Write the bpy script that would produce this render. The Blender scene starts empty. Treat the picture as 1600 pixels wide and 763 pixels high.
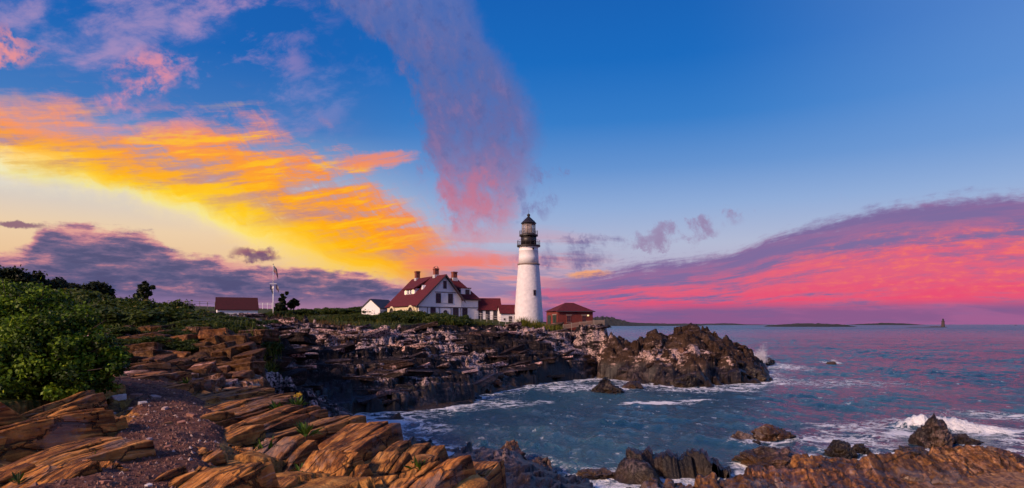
import bpy, bmesh, math, random
import numpy as np
from mathutils import Vector, Matrix, noise as mnoise

# ------------------------------------------------------------------ camera, sky, sun, exposure
SC = bpy.context.scene
COL = SC.collection
CAMZ = 9.0            # eye level above the sea
F = 1000.0            # focal length in pixels of a 1600 px wide picture
HZ = 507.0            # row of the horizon
cam_data = bpy.data.cameras.new('camera')
cam = bpy.data.objects.new('camera', cam_data)
COL.objects.link(cam)
cam.location = (0, 0, CAMZ)
cam.rotation_euler = (math.radians(90), 0, 0)
cam_data.sensor_fit = 'HORIZONTAL'
cam_data.sensor_width = 36.0
cam_data.lens = 36.0 * F / 1600.0
cam_data.shift_y = (HZ - 763 / 2) / 1600.0
cam_data.clip_start = 0.1
cam_data.clip_end = 60000
SC.camera = cam
SC.render.engine = 'CYCLES'
SC.cycles.use_denoising = True
SC.cycles.use_adaptive_sampling = True
SC.cycles.adaptive_threshold = 0.02
SC.cycles.adaptive_min_samples = 8
SC.cycles.max_bounces = 6
SC.cycles.diffuse_bounces = 2
SC.cycles.glossy_bounces = 3
SC.cycles.transparent_max_bounces = 8
SC.cycles.caustics_reflective = False
SC.cycles.caustics_refractive = False
SC.view_settings.view_transform = 'Standard'
SC.view_settings.look = 'None'
SC.view_settings.gamma = 1.0
SC.view_settings.exposure = 0.0

SUN_AZ, SUN_EL = -130.0, 27.0     # degrees, azimuth from the view direction (+Y), negative = left


def lin(c):
    r = []
    for v in c[:3]:
        v = v / 255.0
        r.append(v / 12.92 if v <= 0.04045 else ((v + 0.055) / 1.055) ** 2.4)
    return (r[0], r[1], r[2], 1.0)


def ae(px, py):
    """picture position -> direction of the sky (azimuth, elevation in degrees)"""
    x = (px - 800) / F
    z = (HZ - py) / F
    a = math.atan(x)
    return math.degrees(a), math.degrees(math.atan(z * math.cos(a)))


class NT:
    """small helper to write shader node networks as expressions"""
    def __init__(self, tree):
        self.t = tree

    def node(self, typ, **kw):
        n = self.t.nodes.new(typ)
        for k, v in kw.items():
            setattr(n, k, v)
        return n

    def put(self, sock, v):
        if isinstance(v, E):
            self.t.links.new(v.s, sock)
        elif v is not None:
            if isinstance(v, (int, float)) and hasattr(sock, 'default_value') and hasattr(sock.default_value, '__len__'):
                v = (v,) * len(sock.default_value)
            sock.default_value = v

    def math(self, op, a, b=None, c=None, clamp=False):
        n = self.node('ShaderNodeMath', operation=op, use_clamp=clamp)
        for i, v in enumerate((a, b, c)):
            if v is not None:
                self.put(n.inputs[i], v)
        return E(self, n.outputs[0])

    def smooth(self, x, lo, hi, a=0.0, b=1.0):
        n = self.node('ShaderNodeMapRange', interpolation_type='SMOOTHSTEP')
        for k, v in zip((0, 1, 2, 3, 4), (x, lo, hi, a, b)):
            self.put(n.inputs[k], v)
        return E(self, n.outputs[0])

    def linear(self, x, lo, hi, a=0.0, b=1.0):
        n = self.node('ShaderNodeMapRange', interpolation_type='LINEAR')
        for k, v in zip((0, 1, 2, 3, 4), (x, lo, hi, a, b)):
            self.put(n.inputs[k], v)
        return E(self, n.outputs[0])

    def vec(self, x, y, z=0.0):
        n = self.node('ShaderNodeCombineXYZ')
        for i, v in enumerate((x, y, z)):
            self.put(n.inputs[i], v)
        return E(self, n.outputs[0])

    def sep(self, v):
        n = self.node('ShaderNodeSeparateXYZ')
        self.put(n.inputs[0], v)
        return [E(self, o) for o in n.outputs]

    def noise(self, v, scale=1.0, detail=4.0, rough=0.55, dist=0.0, lac=2.0, dims='3D'):
        n = self.node('ShaderNodeTexNoise', noise_dimensions=dims)
        self.put(n.inputs['Vector'], v)
        n.inputs['Scale'].default_value = scale
        n.inputs['Detail'].default_value = detail
        n.inputs['Roughness'].default_value = rough
        n.inputs['Lacunarity'].default_value = lac
        n.inputs['Distortion'].default_value = dist
        return E(self, n.outputs[0])

    def voronoi(self, v, scale=1.0, feature='F1', rand=1.0, out=0):
        n = self.node('ShaderNodeTexVoronoi', feature=feature)
        self.put(n.inputs['Vector'], v)
        n.inputs['Scale'].default_value = scale
        n.inputs['Randomness'].default_value = rand
        return E(self, n.outputs[out])

    def ramp(self, fac, stops, interp='LINEAR', srgb=True):
        n = self.node('ShaderNodeValToRGB')
        cr = n.color_ramp
        cr.interpolation = interp
        while len(cr.elements) > 1:
            cr.elements.remove(cr.elements[-1])
        for i, (p, c) in enumerate(stops):
            e = cr.elements[0] if i == 0 else cr.elements.new(p)
            e.position = p
            e.color = lin(c) if srgb else (*c[:3], 1.0)
        self.put(n.inputs[0], fac)
        return E(self, n.outputs[0])

    def curve(self, x, pts, x0, x1, y0, y1):
        """piecewise smooth function of x through pts"""
        n = self.node('ShaderNodeFloatCurve')
        c = n.mapping.curves[0]
        pts = sorted(pts)
        nx = [min(1, max(0, (p[0] - x0) / (x1 - x0))) for p in pts]
        ny = [min(1, max(0, (p[1] - y0) / (y1 - y0))) for p in pts]
        while len(c.points) > 2:
            c.points.remove(c.points[1])
        c.points[0].location = (nx[0], ny[0])
        c.points[1].location = (nx[-1], ny[-1])
        for a, b in zip(nx[1:-1], ny[1:-1]):
            c.points.new(a, b)
        for p in c.points:
            p.handle_type = 'AUTO_CLAMPED'
        n.mapping.extend = 'HORIZONTAL'
        n.mapping.update()
        self.put(n.inputs['Value'], (x - x0) / (x1 - x0))
        return E(self, n.outputs[0]) * (y1 - y0) + y0

    def mix(self, f, a, b):
        n = self.node('ShaderNodeMix', data_type='RGBA', clamp_factor=True)
        self.put(n.inputs[0], f)
        self.put(n.inputs[6], a)
        self.put(n.inputs[7], b)
        return E(self, n.outputs[2])

    def blend(self, kind, f, a, b):
        n = self.node('ShaderNodeMix', data_type='RGBA', clamp_factor=True, blend_type=kind)
        self.put(n.inputs[0], f)
        self.put(n.inputs[6], a)
        self.put(n.inputs[7], b)
        return E(self, n.outputs[2])


class E:
    def __init__(self, nt, s):
        self.n, self.s = nt, s

    def __add__(self, o): return self.n.math('ADD', self, o)
    def __radd__(self, o): return self.n.math('ADD', o, self)
    def __sub__(self, o): return self.n.math('SUBTRACT', self, o)
    def __rsub__(self, o): return self.n.math('SUBTRACT', o, self)
    def __mul__(self, o): return self.n.math('MULTIPLY', self, o)
    def __rmul__(self, o): return self.n.math('MULTIPLY', o, self)
    def __truediv__(self, o): return self.n.math('DIVIDE', self, o)
    def clamp(self): return self.n.math('ADD', self, 0.0, clamp=True)
    def pow(self, k): return self.n.math('POWER', self, k)
    def max(self, o): return self.n.math('MAXIMUM', self, o)
    def min(self, o): return self.n.math('MINIMUM', self, o)


def build_sky():
    w = bpy.data.worlds.new('World')
    SC.world = w
    w.use_nodes = True
    w.cycles.sampling_method = 'MANUAL'
    w.cycles.sample_map_resolution = 512
    t = w.node_tree
    t.nodes.clear()
    g = NT(t)
    out = g.node('ShaderNodeOutputWorld')
    bg = g.node('ShaderNodeBackground')
    t.links.new(bg.outputs[0], out.inputs[0])

    tc = g.node('ShaderNodeTexCoord')
    d = E(g, tc.outputs['Generated'])
    x, y, z = g.sep(d)
    U = g.math('ARCTAN2', x, y) * 57.29578
    V = g.math('ARCSINE', z) * 57.29578
    UV = g.vec(U, V)

    # ---- clear air
    sky = g.node('ShaderNodeTexSky', sky_type='NISHITA')
    sky.sun_disc = False
    sky.sun_elevation = math.radians(SUN_EL)
    sky.sun_rotation = math.radians(SUN_AZ)
    sky.air_density = 1.6
    sky.dust_density = 1.5
    sky.ozone_density = 4.0
    nish = g.blend('MULTIPLY', 1.0, E(g, sky.outputs[0]), (0.1, 0.1, 0.1, 1))
    vr = g.linear(V, 0.0, 60.0)
    right = g.ramp(vr, [(0.0, (128, 92, 142)), (0.035, (150, 118, 165)), (0.07, (186, 172, 200)), (0.115, (180, 186, 214)),
                        (0.17, (144, 172, 218)), (0.225, (98, 146, 210)), (0.29, (44, 122, 202)), (0.37, (0, 104, 192)),
                        (0.5, (0, 88, 176)), (1.0, (0, 60, 140))])
    left = g.ramp(vr, [(0.0, (178, 118, 150)), (0.04, (205, 140, 150)), (0.075, (240, 196, 150)), (0.12, (242, 210, 172)),
                       (0.165, (214, 208, 204)), (0.21, (150, 172, 208)), (0.27, (62, 120, 192)), (0.36, (6, 98, 184)),
                       (0.5, (0, 84, 172)), (1.0, (0, 58, 136))])
    lf = g.smooth(U, -4.0, -19.0)
    air = g.mix(lf, right, left)
    # the air brightens a little towards the right of the view
    air = g.mix(g.smooth(U, 14.0, 46.0) * g.smooth(V, 8, 18) * 0.30, air, lin((150, 182, 236)))
    air = g.mix(0.07, air, nish)

    # ---- shared noise fields (degrees on the sky dome)
    nA = g.noise(UV, 0.22, 3, 0.55)                                   # broad
    nB = g.noise(g.vec(U, V, 7.3), 0.75, 5, 0.62)                     # medium
    wU = U + (nA - 0.5) * 5.0
    wV = V + (nB - 0.5) * 2.0

    def edge_pts(pts):
        return [ae(*p) for p in pts]

    def curve(pts):
        return g.curve(U, edge_pts(pts), -60.0, 60.0, -4.0, 30.0)

    def ell(px, py, rx, ry, rot=0.0, wa=1.0, wb=1.0):
        """soft warped ellipse mask; radii in picture pixels"""
        a, e = ae(px, py)
        k = 0.0573 * math.cos(math.radians(a)) ** 1.5
        du = (U + (nA - 0.5) * 4.0 * wa + (nB - 0.5) * 2.2 * wb - a)
        dv = (V + (nB - 0.5) * 1.7 * wb - e)
        c, s = math.cos(math.radians(rot)), math.sin(math.radians(rot))
        p = (du * c + dv * s) / (rx * k)
        q = (dv * c - du * s) / (ry * k)
        r2 = p * p + q * q
        return g.smooth(r2, 1.25, 0.15)

    def over(base, col, alpha):
        return g.mix(alpha, base, col)

    c = air

    # ---- faint high wisps, upper left
    wn = g.noise(g.vec(U * 0.36 + V * 0.5, V * 0.8 - U * 0.42, 3.1), 0.42, 6, 0.62, 0.25)
    wis = g.smooth(wn, 0.47, 0.72) * g.smooth(U, -12.0, -27.0) * g.smooth(V, 10.0, 14.5)
    c = over(c, lin((184, 146, 190)), wis * 0.9)
    c = over(c, lin((226, 142, 160)), ell(232, 118, 84, 40, 32, 1.2, 2.6) * g.smooth(wn, 0.38, 0.60) * g.smooth(nB, 0.34, 0.58) * 0.95)
    c = over(c, lin((240, 148, 146)), ell(6, 78, 60, 38, 24, 1.0, 2.4) * g.smooth(nB, 0.32, 0.56) * 0.9)
    c = over(c, lin((150, 138, 190)), ell(170, 40, 190, 60, 15, 1.0, 2.0) * g.smooth(wn, 0.36, 0.62) * 0.6)
    c = over(c, lin((120, 134, 196)), ell(470, 160, 150, 40, 22, 1.0, 2.0) * g.smooth(wn, 0.4, 0.65) * 0.5)

    # ---- violet plume rising in the middle
    pl = g.curve(V, [(ae(p, q)[1], ae(p, q)[0]) for p, q in
                     [(460, -60), (500, 0), (545, 40), (612, 95), (634, 180), (660, 260), (680, 330), (690, 420)]], 4.0, 32.0, -30.0, 20.0)
    pr = g.curve(V, [(ae(p, q)[1], ae(p, q)[0]) for p, q in
                     [(720, -60), (750, 0), (775, 60), (826, 130), (852, 200), (846, 260), (826, 320), (812, 420)]], 4.0, 32.0, -30.0, 20.0)
    pn = g.noise(g.vec(U * 1.0 + V * 0.2, V * 0.7, 1.7), 0.5, 8, 0.66, 0.1)
    pU = U + (pn - 0.5) * 5.5 + (nB - 0.5) * 1.6
    pm = g.smooth(pU - pl, -1.2, 2.2) * g.smooth(pr - pU, -1.4, 2.6) * g.smooth(V, 3.8, 11.0)
    pf = g.noise(g.vec(U, V * 1.3, 31.0), 1.1, 6, 0.66)
    pm = g.smooth(pm * 0.52 + pn * 0.70 + pf * 0.14, 0.52, 1.12)
    pcol = g.ramp(g.linear(V, 6.0, 28.0), [(0.0, (204, 138, 152)), (0.17, (190, 120, 146)), (0.30, (154, 110, 150)),
                                            (0.45, (118, 100, 150)), (0.7, (104, 106, 160)), (1.0, (104, 118, 180))])
    pcol = g.mix(g.smooth(pn, 0.50, 0.68) * g.linear(V, 26, 10, 0.10, 0.36), pcol, lin((180, 130, 164)))
    pcol = g.mix(g.smooth(g.noise(g.vec(U, V, 4.4), 0.9, 5, 0.6), 0.5, 0.7) * 0.35, pcol, lin((84, 80, 134)))
    c = over(c, pcol, pm * 0.86)
    c = over(c, lin((210, 112, 130)), ell(736, 318, 70, 60, -30, 1.4, 3.0) * g.smooth(pn, 0.36, 0.62) * 0.5)

    # ---- golden fan of cloud, left
    lo = curve([(-230, 246), (0, 284), (110, 296), (230, 326), (320, 352), (400, 390), (500, 424), (600, 446), (700, 462), (820, 478)])
    up = curve([(-230, 120), (0, 146), (130, 148), (200, 182), (300, 176), (395, 166), (470, 194), (545, 214), (605, 276), (680, 344), (760, 396), (860, 430)])
    u0, v0 = ae(760, 476)
    fu, fv = (U - u0) * -1.0, V - v0
    th = g.math('ARCTAN2', fv, fu.max(0.3)) * 57.29578
    rho = g.math('SQRT', fu * fu + fv * fv)
    fan = g.vec(th * 0.13 + (nA - 0.5) * 1.6, rho * 0.055 + (nB - 0.5) * 0.25, 2.0)
    fn = g.noise(fan, 1.5, 8, 0.64, 0.15)                                   # streaks of the fan
    hn = g.noise(g.vec(U * 0.16 - V * 0.10, V * 0.95 - U * 0.16, 9.0), 0.85, 8, 0.66, 0.2)  # feathery tendrils
    st = g.smooth(fn * 0.5 + hn * 0.5, 0.36, 0.64)
    Vw = V + (hn - 0.5) * 4.2 + (nB - 0.5) * 1.2
    h = ((V + (fn - 0.5) * 3.4 + (nB - 0.5) * 0.8 + (nA - 0.5) * 1.2) - lo) / (up - lo).max(0.6)
    m_lo = g.smooth((V + (nB - 0.5) * 1.3 + (fn - 0.5) * 1.6 + (nA - 0.5) * 1.2) - lo, -1.0, 1.8)
    m_up = g.smooth(up - Vw, -2.2, 1.6)
    m_r = g.smooth(U, -1.5, -8.5)
    ga = m_lo * m_up * m_r
    dens = fn * 0.5 + hn * 0.5
    thr = g.linear(h, 0.05, 1.05, 0.25, 0.55)
    ga = ga * g.smooth(dens - thr, -0.07, 0.11)
    gcol = g.ramp(h.clamp(), [(0.0, (252, 226, 170)), (0.12, (255, 236, 128)), (0.24, (255, 212, 48)), (0.40, (255, 180, 30)),
                               (0.62, (252, 156, 62)), (0.82, (246, 142, 98)), (1.0, (238, 146, 138))])
    gor = g.ramp(h.clamp(), [(0.0, (255, 214, 60)), (0.25, (255, 178, 14)), (0.5, (255, 156, 30)), (0.8, (244, 138, 80)), (1.0, (222, 132, 128))])
    gcol = g.mix(g.smooth(U, -27.0, -13.0), gcol, gor)
    gcol = g.mix(g.smooth(hn * 0.65 + fn * 0.35, 0.55, 0.41) * g.smooth(h, 0.10, 0.42) * 0.92, gcol, lin((190, 134, 138)))
    gcol = g.mix(g.smooth(hn, 0.53, 0.66) * g.smooth(h, 0.05, 0.3) * 0.75, gcol, lin((255, 196, 36)))
    gcol = g.mix(g.smooth(U, -13.0, -5.0) * 0.55, gcol, lin((238, 138, 96)))
    gcol = g.mix(ell(60, 176, 150, 46, 0, 0.7, 1.0) * 0.75, gcol, lin((246, 152, 112)))
    gcol = g.mix(g.smooth(U, -31, -41) * g.smooth(h, 0.5, 0.05) * g.smooth(hn, 0.36, 0.58) * 0.8, gcol, lin((255, 250, 224)))
    c = over(c, gcol, ga)
    # thin gold veil under the fan
    c = over(c, lin((255, 206, 110)), g.smooth(lo - V, 2.4, 0.5) * g.smooth(lo - V, -0.6, 0.2) * g.smooth(U, -26, -17) * g.smooth(U, -4, -9) * g.smooth(hn, 0.38, 0.62) * 0.9)
    # loose orange flecks right of the fan
    c = over(c, lin((246, 138, 92)), ell(590, 250, 70, 14, 8, 0.5, 1.0) * g.smooth(hn, 0.42, 0.6) * 0.8)

    # ---- soft bands around the tower
    sn = g.noise(g.vec(U * 0.12, V * 1.0 + U * 0.05, 5.0), 0.8, 5, 0.6, 0.2)
    bm_ = g.smooth(U, -11.0, -4.0) * g.smooth(U, 11.0, 3.0) * g.smooth(V, 9.5, 5.5)
    c = over(c, lin((218, 140, 150)), bm_ * g.smooth(sn, 0.40, 0.60) * 0.85)
    c = over(c, lin((240, 128, 112)), ell(720, 425, 100, 34, 0, 1.0, 1.2) * g.smooth(sn, 0.38, 0.6) * 0.9)
    c = over(c, lin((138, 116, 160)), bm_ * g.smooth(sn, 0.52, 0.40) * g.smooth(V, 7.5, 4.5) * 0.7)
    c = over(c, lin((116, 108, 156)), ell(900, 394, 95, 26, 4, 1.6, 3.2) * g.smooth(sn * 0.5 + pn * 0.5, 0.42, 0.60) * 0.9)
    c = over(c, lin((148, 122, 162)), ell(1058, 365, 100, 20, 10, 1.6, 3.2) * g.smooth(pn, 0.40, 0.60) * 0.8)
    c = over(c, lin((120, 112, 164)), ell(838, 300, 36, 50, -20, 1.6, 3.4) * g.smooth(pn, 0.46, 0.62) * 0.6)
    c = over(c, lin((255, 170, 96)), ell(922, 428, 40, 7, 3, 0.0, 0.5) * 0.85)
    c = over(c, lin((90, 96, 148)), ell(880, 468, 60, 7, 0, 0.3, 0.6) * 0.8)
    c = over(c, lin((236, 96, 120)), ell(900, 458, 110, 9, 0, 0.5, 0.8) * 0.7)

    # ---- rose sheet, right
    top = curve([(760, 452), (870, 431), (940, 420), (1000, 408), (1080, 399), (1150, 386), (1200, 366), (1300, 341), (1400, 317), (1500, 304), (1600, 298), (1830, 286)])
    vt = V / top.max(1.0) * 9.0
    rn = g.noise(g.vec(U * 0.13, vt * 1.05, 11.0), 1.0, 6, 0.62, 0.15)         # long streaks along the slope
    mn = g.noise(g.vec(U * 0.85, vt * 2.4, 13.0), 1.0, 7, 0.64, 0.2)            # mackerel mottle
    dR = top - (V + (rn - 0.5) * 1.8 + (mn - 0.5) * 1.5 + (nB - 0.5) * 1.0)
    ra = g.smooth(dR, -0.25, 0.95) * g.smooth(U, -1.0, 9.0)
    dep = dR / (top - 1.4).max(0.8)
    rose = g.smooth(rn * 0.72 + mn * 0.28 + g.smooth(U, 6, 30) * 0.10 + g.smooth(dep, 0.15, 0.75) * 0.16, 0.56, 0.76) * g.smooth(dep, 0.10, 0.50)
    rcol = g.mix(rose, g.mix(g.smooth(rn, 0.4, 0.6) * 0.5, lin((124, 102, 154)), lin((158, 104, 150))), lin((228, 92, 122)))
    rcol = g.mix(g.smooth(dep, 0.62, 0.9) * g.smooth(U, 6, 15) * g.smooth(rn, 0.38, 0.60) * 0.65, rcol, lin((240, 68, 110)))
    org = 0.85 * g.smooth(rn * 0.4 + mn * 0.6, 0.48, 0.68) * g.smooth(U, 17, 33) * g.smooth(dep, 0.16, 0.38) * g.smooth(dep, 0.98, 0.72)
    rcol = g.mix(org, rcol, lin((250, 120, 90)))
    c = over(c, rcol, ra * 0.95)
    # violet band of air over the horizon
    hb = g.smooth(V, 2.1, 1.0)
    hcol = g.mix(lf, lin((128, 92, 142)), lin((176, 122, 156)))
    hcol = g.mix(g.smooth(sn, 0.46, 0.62) * 0.45, hcol, lin((176, 104, 152)))
    c = over(c, hcol, hb * 0.92)

    # ---- dark violet cumulus bank, low left
    bt = curve([(-240, 385), (-60, 386), (0, 393), (30, 390), (52, 372), (74, 346), (130, 351), (200, 358), (246, 368), (272, 392), (305, 397),
                (336, 392), (352, 404), (400, 411), (470, 415), (540, 421), (600, 431), (660, 446), (740, 470)])
    cn = g.noise(g.vec(U * 0.75, V * 1.3, 21.0), 0.55, 8, 0.62, 0.05)
    cb = g.noise(g.vec(U * 0.42, V * 1.7, 24.0), 0.75, 7, 0.62, 0.1)
    Vb = V + (cn - 0.5) * 1.9 + (nB - 0.5) * 0.8
    dB = bt - Vb
    ba = g.smooth(dB + (cb - 0.5) * 1.6, -0.15, 0.55) * g.smooth(U, -4.0, -9.0)
    bd = g.smooth(dB, 0.1, 1.7)
    shade = g.linear(cb * 0.8 + cn * 0.25 + (bd - 0.5) * 0.20, 0.40, 0.66)
    bcol = g.ramp(shade, [(0.0, (222, 156, 150)), (0.3, (186, 124, 142)), (0.65, (112, 96, 134)), (1.0, (80, 84, 126))])
    bcol = g.mix(g.smooth(cb, 0.47, 0.62) * bd * 0.8, bcol, lin((72, 74, 116)))
    bcol = g.mix(g.smooth(V, 2.7, 1.3) * 0.75, bcol, lin((178, 128, 160)))
    bcol = g.mix(g.smooth(sn, 0.47, 0.60) * g.smooth(V, 3.0, 1.6) * 0.6, bcol, lin((124, 112, 160)))
    c = over(c, bcol, ba * 0.97)
    c = over(c, lin((134, 92, 118)), ell(30, 352, 40, 7, 0, 0.5, 0.7) * 0.9)
    c = over(c, lin((150, 98, 116)), ell(400, 398, 44, 15, 0, 0.6, 1.0) * g.smooth(cn, 0.34, 0.5))
    c = over(c, lin((112, 84, 116)), ell(404, 402, 32, 9, 0, 0.6, 1.0) * 0.8)
    # below the horizon
    c = g.mix(g.smooth(V, 0.0, -2.0), c, lin((40, 44, 70)))
    t.links.new(c.s, bg.inputs[0])
    bg.inputs[1].default_value = 1.0


build_sky()

sun_data = bpy.data.lights.new('sun', 'SUN')
sun_data.energy = 4.9
sun_data.angle = math.radians(9.0)
sun_data.color = (1.0, 0.66, 0.48)
sun = bpy.data.objects.new('sun', sun_data)
COL.objects.link(sun)
_a, _e = math.radians(SUN_AZ), math.radians(SUN_EL)
sun.rotation_euler = Vector((math.sin(_a) * math.cos(_e), math.cos(_a) * math.cos(_e), math.sin(_e))).to_track_quat('Z', 'Y').to_euler()

# ------------------------------------------------------------------ helpers
RNG = np.random.default_rng(7)
random.seed(7)


def P(px, py, Y):
    """world point seen at picture position (px, py) when it stands Y metres away"""
    return ((px - 800) / F * Y, Y, CAMZ + (HZ - py) / F * Y)


def W(px, py):
    """point of the sea surface seen at that place"""
    Y = CAMZ * F / (py - HZ)
    return ((px - 800) / F * Y, Y, 0.0)


_perm = np.random.default_rng(3).permutation(4096)


def _hash(ix, iy, seed):
    return _perm[(_perm[(ix + seed * 131) & 4095] + iy + seed * 17) & 4095]


def perlin(x, y, seed=0):
    ix, iy = np.floor(x).astype(np.int64), np.floor(y).astype(np.int64)
    fx, fy = x - ix, y - iy
    ux, uy = fx * fx * fx * (fx * (fx * 6 - 15) + 10), fy * fy * fy * (fy * (fy * 6 - 15) + 10)

    def gr(i, j, a, b):
        h = _hash(i, j, seed) * (2 * math.pi / 4096.0)
        return np.cos(h) * a + np.sin(h) * b
    a = gr(ix, iy, fx, fy)
    b = gr(ix + 1, iy, fx - 1, fy)
    c = gr(ix, iy + 1, fx, fy - 1)
    d = gr(ix + 1, iy + 1, fx - 1, fy - 1)
    return ((a + (b - a) * ux) * (1 - uy) + (c + (d - c) * ux) * uy) * 1.5


def fbm(x, y, oct=4, seed=0, gain=0.5):
    r, a, f = 0.0, 1.0, 1.0
    for k in range(oct):
        r = r + a * perlin(x * f + 13.7 * k, y * f - 7.1 * k, seed + k)
        a *= gain
        f *= 2.03
    return r


def blocks(x, y, sx, sy, seed=0, tilt=0.6):
    """angular broken-rock relief: each Voronoi cell is a tilted facet; returns (height, crack 0..1)"""
    u, v = x / sx, y / sy
    iu, iv = np.floor(u).astype(np.int64), np.floor(v).astype(np.int64)
    d1 = np.full(u.shape, 9.0)
    d2 = np.full(u.shape, 9.0)
    val = np.zeros(u.shape)
    for i in (-1, 0, 1):
        for j in (-1, 0, 1):
            h = _hash(iu + i, iv + j, seed)
            cx = iu + i + 0.15 + 0.7 * (h % 64) / 63.0
            cy = iv + j + 0.15 + 0.7 * ((h // 64) % 64) / 63.0
            h2 = _hash(iu + i + 77, iv + j + 31, seed + 5)
            dx, dy = u - cx, v - cy
            d = np.maximum(np.abs(dx), np.abs(dy)) * 0.55 + np.sqrt(dx * dx + dy * dy) * 0.45
            hv = (h2 % 97) / 96.0 - 0.5 + tilt * (((h2 // 7) % 53) / 52.0 - 0.5) * 1.6 * dx + tilt * (((h2 // 11) % 41) / 40.0 - 0.5) * 1.6 * dy
            near = d < d1
            d2 = np.where(near, d1, np.minimum(d2, d))
            val = np.where(near, hv, val)
            d1 = np.where(near, d, d1)
    return val, np.clip(1 - (d2 - d1) / 0.12, 0, 1)


def sstep(a, b, x):
    t = np.clip((x - a) / (b - a), 0, 1)
    return t * t * (3 - 2 * t)


class TPS:
    """smooth surface through scattered heights, in (azimuth, log distance)"""
    def __init__(self, pts, reg=0.004):
        p = np.array(pts, float)
        self.q = self.co(p[:, 0], p[:, 1])
        n = len(p)
        K = self.phi(self.q[:, None, :] - self.q[None, :, :]) + np.eye(n) * reg
        A = np.zeros((n + 3, n + 3))
        A[:n, :n] = K
        A[:n, n] = 1
        A[:n, n + 1:] = self.q
        A[n:, :n] = A[:n, n:].T
        self.w = np.linalg.solve(A, np.concatenate([p[:, 2], np.zeros(3)]))

    @staticmethod
    def co(x, y):
        return np.stack([np.arctan2(x, np.maximum(y, 1e-3) + 2.0) * 1.4, np.log(np.hypot(x, y + 2.0))], -1)

    @staticmethod
    def phi(d):
        r2 = (d * d).sum(-1) + 1e-9
        return 0.5 * r2 * np.log(r2)

    A0, A1, NA, R0, R1, NR = -1.9, 1.9, 260, math.log(0.8), math.log(520.0), 260

    def __call__(self, x, y):
        q = self.co(x, y)
        if not hasattr(self, 'lat'):
            ga, gr = np.meshgrid(np.linspace(self.A0, self.A1, self.NA), np.linspace(self.R0, self.R1, self.NR), indexing='ij')
            self.lat = self.exact(np.stack([ga, gr], -1).reshape(-1, 2)).reshape(self.NA, self.NR)
        a = np.clip((q[..., 0] - self.A0) / (self.A1 - self.A0) * (self.NA - 1), 0, self.NA - 1.001)
        r = np.clip((q[..., 1] - self.R0) / (self.R1 - self.R0) * (self.NR - 1), 0, self.NR - 1.001)
        i, j = a.astype(int), r.astype(int)
        a, r = a - i, r - j
        L = self.lat
        return (L[i, j] * (1 - a) + L[i + 1, j] * a) * (1 - r) + (L[i, j + 1] * (1 - a) + L[i + 1, j + 1] * a) * r

    def exact(self, q):
        out = np.empty(len(q))
        n = len(self.q)
        for s in range(0, len(q), 40000):
            b = q[s:s + 40000]
            out[s:s + 40000] = self.phi(b[:, None, :] - self.q[None]) @ self.w[:n] + self.w[n] + b @ self.w[n + 1:]
        return out


# ------------------------------------------------------------------ lie of the land
HIGH = TPS([
    (0, 0, 7.3), (-3, 0, 7.35), (-9, 0, 7.6), (-20, 3, 8.2), (-3, 5, 7.35), (-0.5, 6, 7.2), (-0.6, 8.4, 7.1), (-5, 7, 7.42), (-8, 8, 7.6),
    (-3.4, 12, 7.1), (-6, 12, 7.35), (-9.5, 12, 7.6), (-15, 13, 7.9), (-7.3, 17.5, 7.15), (-10, 17, 7.5), (-14, 20, 7.7), (-20, 20, 8.1),
    (-9.7, 23, 6.9), P(330, 590, 25), P(230, 575, 24), P(180, 560, 26),
    P(390, 524, 31), P(300, 520, 32), P(200, 526, 31), P(120, 520, 32), (-14.2, 37, 8.4), (-20, 38, 8.9), (-30, 40, 9.1), (-45, 45, 9.8),
    (-22, 52, 8.9), (-30, 55, 9.3), (-45, 60, 9.8), (-70, 60, 11.5), (-26, 64, 8.6), (-40, 80, 9.6), (-60, 90, 10.4), (-95, 90, 12.0),
    (-33, 90, 9.3), (-40, 115, 9.9), (-54, 125, 10.2), (-80, 130, 10.6), (-18, 140, 10.5), (-35, 140, 10.3), (0, 142, 9.2), (14, 138, 8.9),
    (-60, 180, 12.0), (-20, 190, 11.2), (10, 180, 9.0), (-150, 160, 15), (-120, 250, 16), (-20, 260, 12), (-200, 300, 18), (-60, 9, 9.5), (-80, 30, 12),
])
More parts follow.
